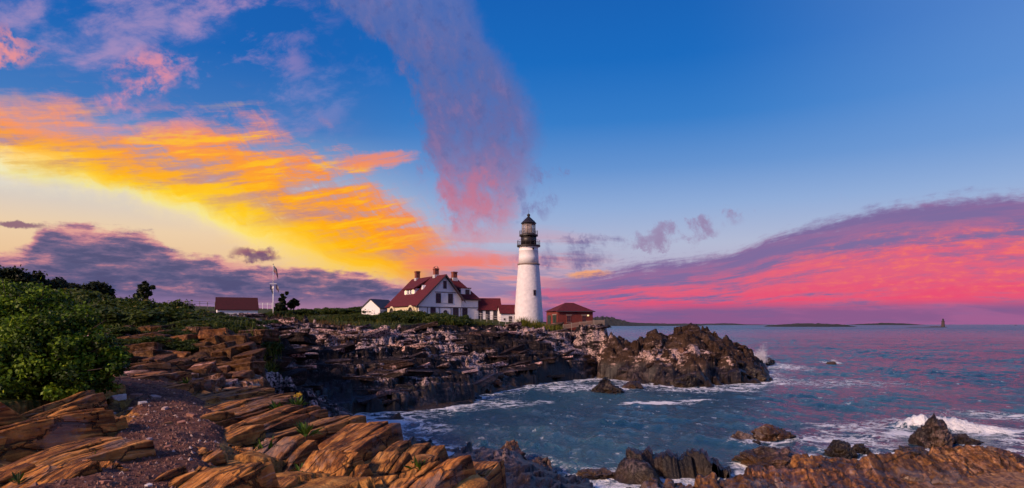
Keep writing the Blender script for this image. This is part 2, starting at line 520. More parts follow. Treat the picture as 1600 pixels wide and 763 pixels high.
LOW = TPS([
    (1.5, 2, 2.5), (4, 6, 1.6), (8, 12, 1.2), (16, 20, 1.2), (25, 25, 1.4), (1.5, 10, 2.6), (-2, 16, 2.4), (-6, 23, 2.6), (-9, 30, 3.0), (3, 25, 1.3), (-3, 28, 1.4),
    P(790, 702, 36), P(760, 720, 34), P(850, 740, 35), (-4, 38, 0.6), (-7.5, 44, 0.4), (-11, 50, 0.3),
    (-10, 38, 2.4), (-13, 45, 2.8), (-15, 52, 2.2), P(500, 640, 60), P(470, 634, 60), P(430, 615, 58), P(400, 585, 56), P(395, 545, 60), P(400, 530, 66), P(410, 515, 80),
    P(430, 502, 100), P(500, 503, 106), P(560, 501, 112), P(620, 499, 117), P(700, 502, 122), P(750, 508, 124), P(820, 517, 126), P(880, 518, 124), P(930, 522, 121),
    P(480, 548, 80), P(540, 540, 86), P(600, 540, 90), P(660, 538, 94), P(720, 540, 97), P(800, 540, 102), P(870, 540, 108),
    P(480, 590, 68), P(540, 585, 70), P(600, 580, 76), P(660, 580, 80), P(730, 582, 86), P(800, 577, 94), P(860, 574, 99),
    P(540, 622, 65), P(600, 614, 68), P(660, 614, 70), P(720, 618, 75), P(735, 620, 77), P(780, 598, 90),
    (-14, 60.5, -1.2), (-9, 63, -1.4), (-4, 68, -1.6), (0, 76, -1.8), (4.5, 91, -2), (9, 96, -2), (14, 104, -2), (18, 116, -2),
    (-7, 55, -2.2), (-2, 48, -2.2), (4, 42, -2), (5, 60, -4), (10, 46, -2.4), (20, 70, -4), (30, 60, -3.5), (40, 90, -4), (60, 60, -4), (60, 120, -4), (90, 100, -5), (25, 88, -3.5),
    W(870, 750), W(960, 752), (6.5, 34, 0.5), (11, 34, 0.9), (16, 33, 1.0), (9.5, 42, -1.2), (15, 43, -1.2), (20, 44.5, -1.2), (26, 46, -1.2), (33, 46, -1.2), (22, 36, 1.1), (29, 38, 1.2), (36, 40, -0.8), (34, 30, 0.8),
    (19, 128, 1), (24, 135, -2), (26, 150, -2), (24, 180, -1), (3.7, 142, 8.9), (12, 135, 8.8), (15, 145, 8.6), (-18, 140, 10.5), (-4, 135, 9.6), (-35, 135, 10.2), (-10, 180, 10.5), (8, 170, 8.5), (30, 260, -3), (-20, 260, 12), (80, 200, -6), (10, 230, 6),
])

EDGE = np.array([(4.0, -12), (1.6, -4), (0.9, 2), (-0.15, 5.5), (-0.45, 8.7), (-3.6, 12.9), (-7.4, 18.0), (-9.6, 24.0), (-12.4, 29.5), (-13.6, 33.0), (-18.0, 41.0),
                 (-26.0, 54.0), (-35.0, 70.0), (-44.0, 95.0), (-52, 150), (-60, 400)], float)


def edge_dist(x, y):
    """signed distance to the edge of the high ground: positive on the seaward side"""
    return line_dist(EDGE, x, y)


COAST = np.array([(70, 5), (50, 28), W(1595, 715)[:2], W(1500, 708)[:2], W(1400, 712)[:2], W(1300, 716)[:2], W(1210, 727)[:2], W(1120, 746)[:2], W(1075, 738)[:2],
                  W(1000, 746)[:2], W(940, 753)[:2], W(870, 751)[:2], W(840, 735)[:2], W(760, 716)[:2], W(700, 700)[:2], W(620, 688)[:2], W(570, 673)[:2], W(535, 653)[:2],
                  W(560, 646)[:2], W(640, 644)[:2], W(738, 630)[:2], W(749, 617)[:2], W(790, 610)[:2], W(830, 602)[:2], W(900, 594)[:2], (14.5, 110), (17.5, 118), (19.5, 128),
                  (22, 140), (24, 165), (20, 230), (0, 420)], float)


def line_dist(L, x, y):
    """signed distance to a polyline with the land on its left: negative on land, positive to seaward"""
    best = np.full(np.shape(x), 1e9)
    ins = np.zeros(np.shape(x), bool)
    for (ax, ay), (bx, by) in zip(L[:-1], L[1:]):
        ex, ey = bx - ax, by - ay
        t = np.clip(((x - ax) * ex + (y - ay) * ey) / (ex * ex + ey * ey), 0, 1)
        best = np.minimum(best, np.hypot(x - ax - t * ex, y - ay - t * ey))
    C = np.concatenate([L, [(-900, L[-1][1]), (-900, -900), (L[0][0], -900), L[0]]])
    for (ax, ay), (bx, by) in zip(C[:-1], C[1:]):
        if ay != by:
            cr = ((ay > y) != (by > y)) & (x < (bx - ax) * (y - ay) / (by - ay) + ax)
            ins ^= cr
    return np.where(ins, -best, best)


def outcrop(x, y):
    """knob of rock off the point"""
    sil = [(934, 560), (944, 524), (962, 521), (980, 523), (989, 535), (998, 522), (1030, 523), (1042, 524), (1056, 516), (1078, 513), (1098, 516), (1112, 527), (1132, 535), (1150, 542),
           (1166, 549), (1176, 556), (1186, 563), (1194, 574)]
    fr = [(934, 592), (960, 596), (1000, 604), (1050, 606), (1080, 600), (1110, 602), (1150, 597), (1180, 584), (1200, 570), (1212, 566)]
    yc = lambda px: 113 + np.clip((px - 1090) / 110.0, 0, 1) ** 1.5 * 9
    s = np.array(sil, float)
    f = np.array(fr, float)
    sx = (s[:, 0] - 800) / F * yc(s[:, 0])
    sz = CAMZ - (s[:, 1] - HZ) / F * yc(s[:, 0])
    fy = CAMZ * F / (f[:, 1] - HZ)
    fxx = (f[:, 0] - 800) / F * yc(f[:, 0])
    x = x + 1.2 * fbm(x * 0.22, y * 0.22, 3, 40)
    zt = np.interp(x, sx, sz, left=-6, right=-6)
    pxx = np.interp(x, sx, s[:, 0])
    Yc = yc(pxx)
    Yf = np.interp(x, fxx, fy) + 1.5 * perlin(x * 0.3, y * 0.1, 41)
    t = np.where(y < Yc, (Yc - y) / np.maximum(Yc - Yf, 4), (y - Yc) / 15.0)
    return np.maximum(zt + 2.5, 0) * (1 - np.clip(t, 0, 1.6) ** 1.35 * 0.78) - 2.5 - 8 * (zt < -5)


def bluff(x, y):
    """square-cut cliff below the brick building"""
    a = sstep(6.5, 13.2, x + 0.5 * perlin(y * 0.4, x * 0.2, 50)) * sstep(18.6, 17.4, x + 0.6 * perlin(y * 0.5, x * 0.3, 51)) * sstep(113.5, 116.0, y + 0.9 * perlin(x * 0.5, y * 0.2, 52)) * sstep(150, 140, y)
    return -3 + 11.0 * a


def bars(x, y):
    """rocks standing in the sea off the near shore, ridge by ridge: (x, y, length, width, top, yaw)"""
    r = np.full(np.shape(x), -9.0)
    for (cx, cy, lx, wy, top, yaw) in BARS:
        c, s = math.cos(yaw), math.sin(yaw)
        wx = x + 0.5 * perlin(x * 0.6, y * 0.6, 61)
        wy_ = y + 0.5 * perlin(x * 0.6, y * 0.6, 62)
        u = ((wx - cx) * c + (wy_ - cy) * s) / lx
        v = ((wy_ - cy) * c - (wx - cx) * s) / wy
        r = np.maximum(r, (top + 1.5) * (1 - (u * u + v * v) ** 1.3 * 0.8) - 1.5)
    return r


BARS = [(-11.3, 61.0, 2.0, 1.4, 1.2, 0.2), (7.2, 37.2, 1.6, 2.0, 1.5, 0.5), (-0.9, 36.8, 2.4, 2.2, 1.9, -0.4), (1.2, 35.4, 1.7, 1.6, 1.3, 0.3)]
# the long block at the mouth of the cove
LEDGE_C = [(-12.2, 66.5), (-4.2, 75.5), (-6.2, 78.5), (-15.0, 70.0)]


def ledge_block(x, y):
    wx, wy = x + 0.6 * perlin(x * 0.5, y * 0.5, 70), y + 0.6 * perlin(x * 0.5, y * 0.5, 71)
    a = 9.0
    for (ax, ay), (bx, by) in zip(LEDGE_C, LEDGE_C[1:] + LEDGE_C[:1]):
        ex, ey = bx - ax, by - ay
        L = math.hypot(ex, ey)
        a = np.minimum(a, (ex * (wy - ay) - ey * (wx - ax)) / L)
    return -3 + (5.3 + 0.05 * (x + 8)) * sstep(-0.4, 0.35, a)


TRAIL = [(-3.9, 1.0), (-4.1, 7.0), (-5.0, 9.0), (-6.2, 12.0), (-8.3, 15.0), (-11.6, 20.0), (-14.5, 25.0)]


def line_path(x, y):
    best = np.full(np.shape(x), 1e9)
    for (ax, ay), (bx, by) in zip(TRAIL[:-1], TRAIL[1:]):
        ex, ey = bx - ax, by - ay
        t = np.clip(((x - ax) * ex + (y - ay) * ey) / (ex * ex + ey * ey), 0, 1)
        best = np.minimum(best, np.hypot(x - ax - t * ex, y - ay - t * ey))
    return best


def terrain(x, y):
    """height, vegetation, gravel, warmth of the rock"""
    d = edge_dist(x + 0.35 * perlin(x * 0.9, y * 0.9, 80), y + 0.35 * perlin(x * 0.9, y * 0.9, 81))
    hi, lo = HIGH(x, y), LOW(x, y)
    w = 0.9 + 0.06 * np.maximum(y - 25, 0)
    k = sstep(0.15, w, d) * sstep(150, 95, y)
    k = np.where(y > 95, np.where(d > 0, sstep(0, 20, d), 0.0), k)
    h = hi * (1 - k) + lo * k
    sea_d = line_dist(COAST, x + 1.3 * perlin(x * 0.25, y * 0.25, 84), y + 1.3 * perlin(x * 0.25, y * 0.25, 85))
    h = np.where(sea_d > 0, np.minimum(h, -0.3 - 0.6 * sea_d), np.minimum(np.maximum(h, 0.35), 0.35 + 1.5 * -sea_d))
    oc, bl, br, lb = outcrop(x, y), bluff(x, y), bars(x, y), ledge_block(x, y)
    h = np.maximum.reduce([h, oc, bl, br, lb])
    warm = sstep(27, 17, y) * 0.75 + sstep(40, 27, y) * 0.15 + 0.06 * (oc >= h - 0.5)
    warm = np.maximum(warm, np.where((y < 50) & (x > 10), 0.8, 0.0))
    # vegetation: the flat top of the headland, the slope below the house, the hill on the left
    crest = np.interp(x, [-60, -40, -34, -24, -14, -6, 1, 6, 12, 30], [92, 96, 98, 104, 110, 116, 121, 125, 131, 150])
    veg = sstep(-4, 3, (y - crest) + 4.0 * fbm(x * 0.15, y * 0.15, 3, 90))
    veg = np.maximum(veg, sstep(0.5, 2.5, -d + 0.8 * fbm(x * 0.5, y * 0.5, 3, 91)) * sstep(33.5, 36, y))
    veg = np.maximum(veg, sstep(-8.6, -9.8, x + 0.35 * (y - 12) + 0.6 * fbm(x * 0.6, y * 0.6, 2, 92)) * sstep(30, 25, y))
    veg = veg * (oc < h - 0.2) * (bl < h - 0.2) * (h > 2)
    pd = line_path(x + 0.3 * perlin(x * 0.8, y * 0.8, 95), y)
    path = sstep(1.0, 0.4, pd) * (1 - veg)
    rock = np.clip(1 - veg * 0.9, 0, 1) * (1 - path * 0.94)
    # rocky relief, beds running away from the viewer
    wx, wy = x + 0.5 * perlin(x * 0.35, y * 0.2, 100), y + 0.9 * perlin(x * 0.3, y * 0.3, 101)
    near_ = y < 48
    rx = np.where(near_, wx * 0.92 - wy * 0.39, wy * 0.88 - wx * 0.47)
    ry = np.where(near_, wy * 0.92 + wx * 0.39, wx * 0.88 + wy * 0.47)
    far = sstep(20, 55, y)
    b1, c1 = blocks(rx, ry, 2.5, 11.0, 1, 1.0)
    b2, c2 = blocks(rx, ry, 1.0, 4.6, 2, 0.9)
    b3, c3 = blocks(rx + 0.3 * b1, ry, 0.5, 1.1, 3, 0.8)
    big = np.clip(0.35 + 0.65 * fbm(x * 0.07, y * 0.07, 2, 110), 0.15, 1.2)
    rel = far * (0.95 * b1 * (0.5 + big) + 0.6 * b2 - 0.35 * c1 - 0.2 * c2) + 0.34 * b3 - 0.12 * c3 + 0.3 * fbm(x * 0.5, y * 0.5, 3, 111)
    rel = np.where((y < 48) & (x > 4), rel * 0.3 - 0.45, rel)
    rel = np.where(y < 30, rel * 0.55, rel) * (0.25 + 0.75 * sstep(-0.6, 0.9, h))
    base_h = h
    kb, kc = blocks(wx * 0.8 + wy * 0.6, wy * 0.8 - wx * 0.6, 1.9, 2.6, 8, 1.2)
    rel = np.where(oc >= h - 0.3, rel * 0.6 + 1.6 * kb - 0.6 * kc, rel)
    h = h + rock * rel
    h = h - 0.26 * sstep(21, 17, y) * (1 - path) * sstep(1.5, 0.5, d) * (x > -9)
    # benches cut along the beds
    st = 1.5
    q = (h + 0.5 * perlin(x * 0.12, y * 0.12, 112)) / st
    fq = q - np.floor(q)
    tr = (np.floor(q) + sstep(0.25, 0.75, fq)) * st - 0.5 * perlin(x * 0.12, y * 0.12, 112)
    h = h + (tr - h) * 0.7 * rock * far * np.where(oc >= base_h - 0.3, 0.2, 1.0)
    h = h + (1 - rock) * 0.05 * fbm(x * 1.5, y * 1.5, 3, 113)
    return h, veg, path, warm


def ground(x, y):
    h, *_ = terrain(np.array([float(x)]), np.array([float(y)]))
    return float(h[0])


def new_obj(name, me, mat=None, parent=None):
    o = bpy.data.objects.new(name, me)
    COL.objects.link(o)
    if mat is not None and me is not None and not me.materials:
        me.materials.append(mat)
    if parent is not None:
        o.parent = parent
    return o


def tag(o, label=None, cat=None, group=None, kind=None):
    if label:
        o['label'] = label
    if cat:
        o['category'] = cat
    if group:
        o['group'] = group
    if kind:
        o['kind'] = kind
    return o


def grid_mesh(name, X, Y, Z, keep=None, attrs=None, smooth=True):
    r, c = X.shape
    co = np.stack([X, Y, Z], -1).reshape(-1, 3)
    i = np.arange(r * c).reshape(r, c)
    q = np.stack([i[:-1, :-1], i[:-1, 1:], i[1:, 1:], i[1:, :-1]], -1).reshape(-1, 4)
    if keep is not None:
        k = keep.reshape(-1)
        q = q[k[q].any(1)]
    used = np.zeros(len(co), bool)
    used[q] = True
    idx = np.cumsum(used) - 1
    co = co[used]
    q = idx[q]
    me = bpy.data.meshes.new(name)
    me.vertices.add(len(co))
    me.vertices.foreach_set('co', co.astype(np.float32).ravel())
    me.loops.add(q.size)
    me.loops.foreach_set('vertex_index', q.astype(np.int32).ravel())
    me.polygons.add(len(q))
    me.polygons.foreach_set('loop_start', np.arange(0, q.size, 4, dtype=np.int32))
    me.polygons.foreach_set('loop_total', np.full(len(q), 4, dtype=np.int32))
    me.polygons.foreach_set('use_smooth', np.full(len(q), smooth))
    me.update(calc_edges=True)
    for k, v in (attrs or {}).items():
        a = me.attributes.new(k, 'FLOAT', 'POINT')
        a.data.foreach_set('value', v.reshape(-1)[used].astype(np.float32))
    return me


# ------------------------------------------------------------------ materials
def material(name):
    m = bpy.data.materials.new(name)
    m.use_nodes = True
    t = m.node_tree
    t.nodes.clear()
    g = NT(t)
    out = g.node('ShaderNodeOutputMaterial')
    b = g.node('ShaderNodeBsdfPrincipled')
    t.links.new(b.outputs[0], out.inputs[0])
    return m, g, b, out


def simple(name, rgb, rough=0.7, var=0.12, scale=6.0, metal=0.0, bump=0.0, spec=0.5, obj=True):
    m, g, b, out = material(name)
    tc = g.node('ShaderNodeTexCoord')
    p = E(g, tc.outputs['Object'])
    n = g.noise(p, scale, 5, 0.6)
    c = g.mix(g.linear(n, 0.3, 0.7), tuple(v * (1 - var) for v in rgb) + (1,), tuple(min(1, v * (1 + var)) for v in rgb) + (1,))
    g.put(b.inputs['Base Color'], c)
    b.inputs['Roughness'].default_value = rough
    b.inputs['Metallic'].default_value = metal
    b.inputs['Specular IOR Level'].default_value = spec
    if bump:
        bn = g.node('ShaderNodeBump')
        bn.inputs['Strength'].default_value = bump
        bn.inputs['Distance'].default_value = 0.03
        g.put(bn.inputs['Height'], g.noise(p, scale * 3, 5, 0.6))
        t = m.node_tree
        t.links.new(bn.outputs[0], b.inputs['Normal'])
    return m


def attr(g, name):
    n = g.node('ShaderNodeAttribute', attribute_name=name)
    return E(g, n.outputs['Fac'])


def rock_color(g, p, warm, z):
    """layered metamorphic rock: brown-ochre where warm, slate violet elsewhere, its pale patches part bleached stone, part painted sunlight; black and wet at the tide line"""
    x, y, zz = g.sep(p)
    # coordinates along the beds
    bed = g.noise(g.vec((x * 0.92 - y * 0.39) * 4.6 + zz * 3.0, (y * 0.92 + x * 0.39) * 0.30, zz * 5.0), 1.0, 6, 0.62, 0.25)      # near ledges: beds run away from the viewer
    bed2 = g.noise(g.vec(y * 0.9 - x * 0.45, x * 0.14 + y * 0.07, zz * 2.0), 1.0, 5, 0.6, 0.4)         # headland: beds run across
    lump = g.noise(p, 0.33, 5, 0.6)
    fine = g.noise(p, 5.0, 6, 0.65)
    cold = g.ramp(g.linear(bed2 * 0.5 + fine * 0.5, 0.32, 0.68), [(0.0, (0.006, 0.005, 0.005)), (0.44, (0.011, 0.008, 0.008)), (0.68, (0.034, 0.026, 0.025)), (1.0, (0.24, 0.175, 0.16))], srgb=False)
    zone = g.smooth(g.noise(g.vec(x * 0.6, y, 3.0), 0.07, 3, 0.5), 0.44, 0.60)
    pale = g.smooth(lump * 0.5 + bed2 * 0.5 + (zone - 0.5) * 0.14, 0.52, 0.60) * g.smooth(fine, 0.42, 0.56)  # bleached stone, boosted so that sunlit rock is painted into the colour
    cold = g.mix(pale * 0.95, cold, (0.60, 0.43, 0.40, 1))
    tan = g.smooth(g.noise(g.vec(x, y, zz * 2 + 40), 0.22, 4, 0.6), 0.55, 0.66)
    cold = g.mix(tan * 0.22, cold, (0.13, 0.085, 0.065, 1))
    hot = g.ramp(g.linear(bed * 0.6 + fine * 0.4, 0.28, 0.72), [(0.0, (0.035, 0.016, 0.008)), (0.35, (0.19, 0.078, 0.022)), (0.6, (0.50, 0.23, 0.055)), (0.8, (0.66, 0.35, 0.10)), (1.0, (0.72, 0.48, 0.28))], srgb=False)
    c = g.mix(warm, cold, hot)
    wet = g.smooth(z + (lump - 0.5) * 3.0 + (fine - 0.5) * 0.8 + (warm if isinstance(warm, E) else float(warm)) * 1.9, 3.5, 1.9)
    c = g.mix(wet * 0.86, c, (0.011, 0.009, 0.009, 1))
    weed = g.smooth(z + (fine - 0.5) * 1.0, 0.75, 0.35) * g.smooth(lump, 0.42, 0.55)
    c = g.mix(weed * 0.6, c, (0.040, 0.024, 0.006, 1))
    return c, wet, bed, fine


def make_ground_material():
    m, g, b, out = material('headland_ground')
    geo = g.node('ShaderNodeNewGeometry')
    p = E(g, geo.outputs['Position'])
    z = g.sep(p)[2]
    veg, path, warm = attr(g, 'veg'), attr(g, 'path'), attr(g, 'warm')
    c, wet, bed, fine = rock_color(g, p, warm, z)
    n1 = g.noise(p, 1.1, 6, 0.65)
    n2 = g.noise(p, 14.0, 4, 0.7)
    grass = g.ramp(g.linear(n1 * 0.6 + n2 * 0.4, 0.3, 0.7), [(0.0, (0.012, 0.016, 0.006)), (0.4, (0.030, 0.040, 0.010)), (0.7, (0.060, 0.072, 0.016)), (1.0, (0.12, 0.075, 0.03))], srgb=False)
    vf = g.smooth(veg + (n1 - 0.5) * 0.9, 0.35, 0.6)
    c = g.mix(vf, c, grass)
    grav = g.ramp(g.linear(n2 * 0.65 + n1 * 0.35, 0.32, 0.70), [(0.0, (0.020, 0.013, 0.013)), (0.4, (0.09, 0.038, 0.026)), (0.7, (0.17, 0.080, 0.055)), (1.0, (0.30, 0.19, 0.15))], srgb=False)
    c = g.mix(g.smooth(path + (n1 - 0.5) * 0.4, 0.4, 0.6), c, grav)
    g.put(b.inputs['Base Color'], c)
    g.put(b.inputs['Roughness'], g.mix(wet, 0.7, 0.36))
    g.put(b.inputs['Specular IOR Level'], g.linear(wet, 0, 1, 0.12, 0.35))
    bn = g.node('ShaderNodeBump')
    bn.inputs['Strength'].default_value = 0.9
    bn.inputs['Distance'].default_value = 0.12
    g.put(bn.inputs['Height'], bed * 0.8 + fine * 0.7 + n2 * 0.15)
    m.node_tree.links.new(bn.outputs[0], b.inputs['Normal'])
    return m


M_GROUND = make_ground_material()

# ------------------------------------------------------------------ the land
az = np.radians(np.concatenate([np.arange(-80, -43, 0.6), np.arange(-43, 30, 0.1), np.arange(30, 60, 0.25)]))
rr = np.exp(np.concatenate([np.arange(math.log(1.6), math.log(45.0), 0.009), np.arange(math.log(45.0), math.log(150.0), 0.0046), np.arange(math.log(150.0), math.log(330.0), 0.012)]))
AZ, RR = np.meshgrid(az, rr)
TX, TY = np.sin(AZ) * RR, np.cos(AZ) * RR
TH, TV, TPATH, TWARM = terrain(TX, TY)
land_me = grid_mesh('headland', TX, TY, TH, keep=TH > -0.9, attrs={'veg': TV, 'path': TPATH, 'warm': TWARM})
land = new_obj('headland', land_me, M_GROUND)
tag(land, 'layered dark rock headland with grass on top running down to the sea', kind='structure')

# ------------------------------------------------------------------ the sea
def shore_foam(x, y):
    """0..1: white water close to rock and in the places where swell breaks"""
    f = np.zeros(np.shape(x))
    for (cx, cy, rx, ry, a, yaw) in FOAM:
        c, s = math.cos(yaw), math.sin(yaw)
        u = ((x - cx) * c + (y - cy) * s) / rx
        v = ((y - cy) * c - (x - cx) * s) / ry
        f = np.maximum(f, a * np.exp(-(u * u + v * v) ** 1.2))
    return f


def foam_at(px, py, rx, ry, a, yaw=0.0):
    x, y, _ = W(px, py)
    k = y / F
    return (x, y, rx * k, ry, a, yaw)


FOAM = [foam_at(1025, 630, 55, 1.6, 1.15, 0.10), foam_at(1085, 626, 40, 1.0, 0.9, 0.2), foam_at(850, 628, 22, 1.5, 0.75),
        foam_at(600, 662, 75, 5.0, 0.95, -0.2), foam_at(660, 668, 50, 4.0, 0.6), foam_at(560, 652, 40, 3.0, 1.0),
        foam_at(1380, 672, 110, 5.0, 0.66, 0.1), foam_at(1450, 665, 70, 4.5, 0.76), foam_at(1520, 672, 60, 5.0, 0.82, 0.3), foam_at(1320, 690, 90, 4.0, 0.66),
        foam_at(1195, 690, 60, 3.0, 0.62), foam_at(1210, 572, 50, 14.0, 0.75), foam_at(1180, 596, 90, 8.0, 0.62), foam_at(1300, 598, 140, 9.0, 0.42),
        foam_at(1298, 567, 11, 5.0, 0.8), foam_at(920, 606, 110, 6.0, 0.66), foam_at(1100, 608, 110, 5.0, 0.6), foam_at(700, 640, 60, 4.0, 0.45), foam_at(1590, 690, 40, 3.0, 0.7),
        foam_at(780, 632, 70, 4.0, 0.5), foam_at(1560, 650, 60, 5, .5)]

_wr = np.random.default_rng(11)
WAVES = []
for _k in range(34):
    lam = 0.9 * (7.5 / 0.9) ** (_k / 33.0)
    th = math.radians(200 + _wr.normal(0, 34))
    WAVES.append((2 * math.pi / lam, math.cos(th), math.sin(th), 0.0072 * lam ** 0.9 * (0.6 + 0.8 * _wr.random()), _wr.random() * 6.28))


def swell(x, y):
    h = np.zeros(np.shape(x))
    wx = x + 1.6 * perlin(x * 0.06, y * 0.06, 200)
    wy = y + 1.6 * perlin(x * 0.06, y * 0.06, 201)
    for k, cx, cy, a, p in WAVES:
        h = h + a * np.sin(k * (wx * cx + wy * cy) + p)
    h = h * (0.7 + 0.5 * fbm(x * 0.03, y * 0.03, 2, 202))
    return np.where(h > 0, h * 1.25 + h * h * 0.35, h * 0.8)


def make_water():
    m, g, b, out = material('sea_water')
    geo = g.node('ShaderNodeNewGeometry')
    p = E(g, geo.outputs['Position'])
    x, y, z = g.sep(p)
    r = g.math('SQRT', x * x + y * y)
    foam = attr(g, 'foam')
    flat = g.vec(x * 0.8, y, 0.0)
    f1 = g.noise(flat, 0.55, 7, 0.68, 0.9)
    f2 = g.noise(flat, 2.6, 5, 0.7, 0.6)
    web = g.voronoi(g.vec(x + (f1 - 0.5) * 5.0, y + (f2 - 0.5) * 3.0, 0.0), 0.62, 'DISTANCE_TO_EDGE')
    lace = g.smooth(web, 0.16, 0.02)
    lvl = f1 * 0.50 + f2 * 0.28 + lace * 0.24
    fm = g.smooth(lvl + foam * 0.52 + g.smooth(r, 300, 60) * 0.035, 0.74, 0.90)
    # a few flecks of white on crests
    crest = g.smooth(z, 0.36, 0.62) * g.smooth(f2, 0.50, 0.66) * g.smooth(r, 400, 120) * 0.5
    fm = g.math('MAXIMUM', fm, crest)
    w0 = g.noise(g.vec(x * 1.05, y * 0.62, z), 1.0, 5, 0.58, 0.3)
    rip = g.smooth(w0, 0.58, 0.68) * g.smooth(f1, 0.48, 0.62) * g.smooth(r, 260, 70) * 0.55
    fm = g.math('MAXIMUM', fm, rip)
    c = g.mix(g.smooth(g.noise(flat, 0.035, 3, 0.5), 0.4, 0.65), (0.014, 0.055, 0.098, 1), (0.030, 0.100, 0.145, 1))
    g.put(b.inputs['Base Color'], g.mix(fm, c, (0.74, 0.78, 0.82, 1)))
    g.put(b.inputs['Roughness'], g.mix(fm, g.linear(r, 60, 1500, 0.10, 0.28), 0.75))
    b.inputs['IOR'].default_value = 1.333
    w1 = 1.0 - g.math('ABSOLUTE', w0 * 2.0 - 1.0)
    w2 = g.noise(g.vec(x * 0.9, y * 1.2, 5.0), 5.0, 4, 0.6, 0.3)
    far = g.noise(g.vec(x * 0.34, y * 0.16, 2.0), 1.0, 6, 0.68)
    bn = g.node('ShaderNodeBump')
    bn.inputs['Strength'].default_value = 1.0
    bn.inputs['Distance'].default_value = 0.34
    g.put(bn.inputs['Height'], w1 * 1.2 + w2 * 0.35 + far * g.smooth(r, 70, 300) * 1.6 + fm * 0.10)
    m.node_tree.links.new(bn.outputs[0], b.inputs['Normal'])
    return m


M_WATER = make_water()
s_az = np.radians(np.concatenate([np.arange(-75, -20, 1.0), np.arange(-20, 41, 0.1), np.arange(41, 76, 1.0)]))
s_r = np.concatenate([np.exp(np.arange(math.log(22.0), math.log(500.0), 0.0062)), np.exp(np.arange(math.log(501.0), math.log(40000.0), 0.05))])
SA, SR = np.meshgrid(s_az, s_r)
SX, SY = np.sin(SA) * SR, np.cos(SA) * SR
amp = sstep(900, 300, SR)
SZ = swell(SX, SY) * amp
LH, *_ = terrain(SX[SR[:, 0] < 330], SY[SR[:, 0] < 330])
LHF = np.full(SX.shape, -9.0)
LHF[SR[:, 0] < 330] = LH
# closeness to the rocks: blur the land mask
mask = (LHF > -0.1).astype(float)
near = mask.copy()
for _ in range(26):
    n2 = near.copy()
    n2[1:] = np.maximum(n2[1:], near[:-1] * 0.93)
    n2[:-1] = np.maximum(n2[:-1], near[1:] * 0.93)
    n2[:, 1:] = np.maximum(n2[:, 1:], near[:, :-1] * 0.95)
    n2[:, :-1] = np.maximum(n2[:, :-1], near[:, 1:] * 0.95)
    near = n2
SF = np.maximum(shore_foam(SX, SY), near ** 1.3 * 0.78)
SZ = SZ * (1 - 0.5 * near)
# the sea breaking behind the pointed rock: a steep white crest
bx0, by0 = W(1440, 668)[:2]
bx1, by1 = W(1575, 676)[:2]
ex, ey = bx1 - bx0, by1 - by0
tt = np.clip(((SX - bx0) * ex + (SY - by0) * ey) / (ex * ex + ey * ey), 0, 1)
dd = np.hypot(SX - bx0 - tt * ex, SY - by0 - tt * ey) * np.where(SY > by0 + tt * ey, 0.6, 1.5)
brk = np.exp(-(dd / 0.9) ** 2) * (0.5 + 0.5 * np.sin(np.pi * np.clip(tt * 0.8 + 0.25, 0, 1))) * (1 - tt * 0.6)
SZ = SZ + brk * (1.0 + 0.5 * fbm(SX * 1.3, SY * 1.3, 4, 210))
SF = np.maximum(SF, np.exp(-(dd / 1.6) ** 2) * 1.3)
sea_me = grid_mesh('sea', SX, SY, SZ, keep=LHF < 1.2, attrs={'foam': SF})
sea = new_obj('sea', sea_me, M_WATER)
tag(sea, 'choppy blue green sea with white foam round the rocks', kind='structure')

# ------------------------------------------------------------------ mesh collector
class MB:
    def __init__(self):
        self.v, self.f = [], []

    def add(self, v, f):
        n = len(self.v)
        self.v += [tuple(p) for p in v]
        self.f += [tuple(i + n for i in q) for q in f]
        return self

    def box(self, x0, x1, y0, y1, z0, z1):
        return self.add([(x0, y0, z0), (x1, y0, z0), (x1, y1, z0), (x0, y1, z0), (x0, y0, z1), (x1, y0, z1), (x1, y1, z1), (x0, y1, z1)],
                        [(0, 3, 2, 1), (4, 5, 6, 7), (0, 1, 5, 4), (1, 2, 6, 5), (2, 3, 7, 6), (3, 0, 4, 7)])

    def slab(self, pts, th):
        """planar polygon thickened along its normal"""
        P_ = [Vector(p) for p in pts]
        n = (P_[1] - P_[0]).cross(P_[2] - P_[0]).normalized() * th
        k = len(P_)
        v = P_ + [p - n for p in P_]
        f = [tuple(range(k)), tuple(range(2 * k - 1, k - 1, -1))]
        f += [(i, i + k, (i + 1) % k + k, (i + 1) % k) for i in range(k)]
        return self.add(v, f)

    def tube(self, a, b, r, n=6, r2=None):
        a, b = Vector(a), Vector(b)
        d = (b - a).normalized()
        u = d.orthogonal().normalized()
        w = d.cross(u)
        r2 = r if r2 is None else r2
        v = [a + (u * math.cos(6.2832 * i / n) + w * math.sin(6.2832 * i / n)) * r for i in range(n)]
        v += [b + (u * math.cos(6.2832 * i / n) + w * math.sin(6.2832 * i / n)) * r2 for i in range(n)]
        f = [(i, (i + 1) % n, (i + 1) % n + n, i + n) for i in range(n)] + [tuple(range(n - 1, -1, -1)), tuple(range(n, 2 * n))]
        return self.add(v, f)

    def lathe(self, prof, n=48, cap=True):
        v, f = [], []
        for r, z in prof:
            v += [(r * math.cos(6.2832 * i / n), r * math.sin(6.2832 * i / n), z) for i in range(n)]
        for k in range(len(prof) - 1):
            f += [(k * n + i, k * n + (i + 1) % n, (k + 1) * n + (i + 1) % n, (k + 1) * n + i) for i in range(n)]
        if cap:
            f += [tuple(range(n - 1, -1, -1)), tuple(range((len(prof) - 1) * n, len(prof) * n))]
        return self.add(v, f)

    def build(self, name, mat, parent=None, smooth=False):
        me = bpy.data.meshes.new(name)
        me.from_pydata(self.v, [], self.f)
        me.update()
        if smooth:
            for p in me.polygons:
                p.use_smooth = True
        return new_obj(name, me, mat, parent)


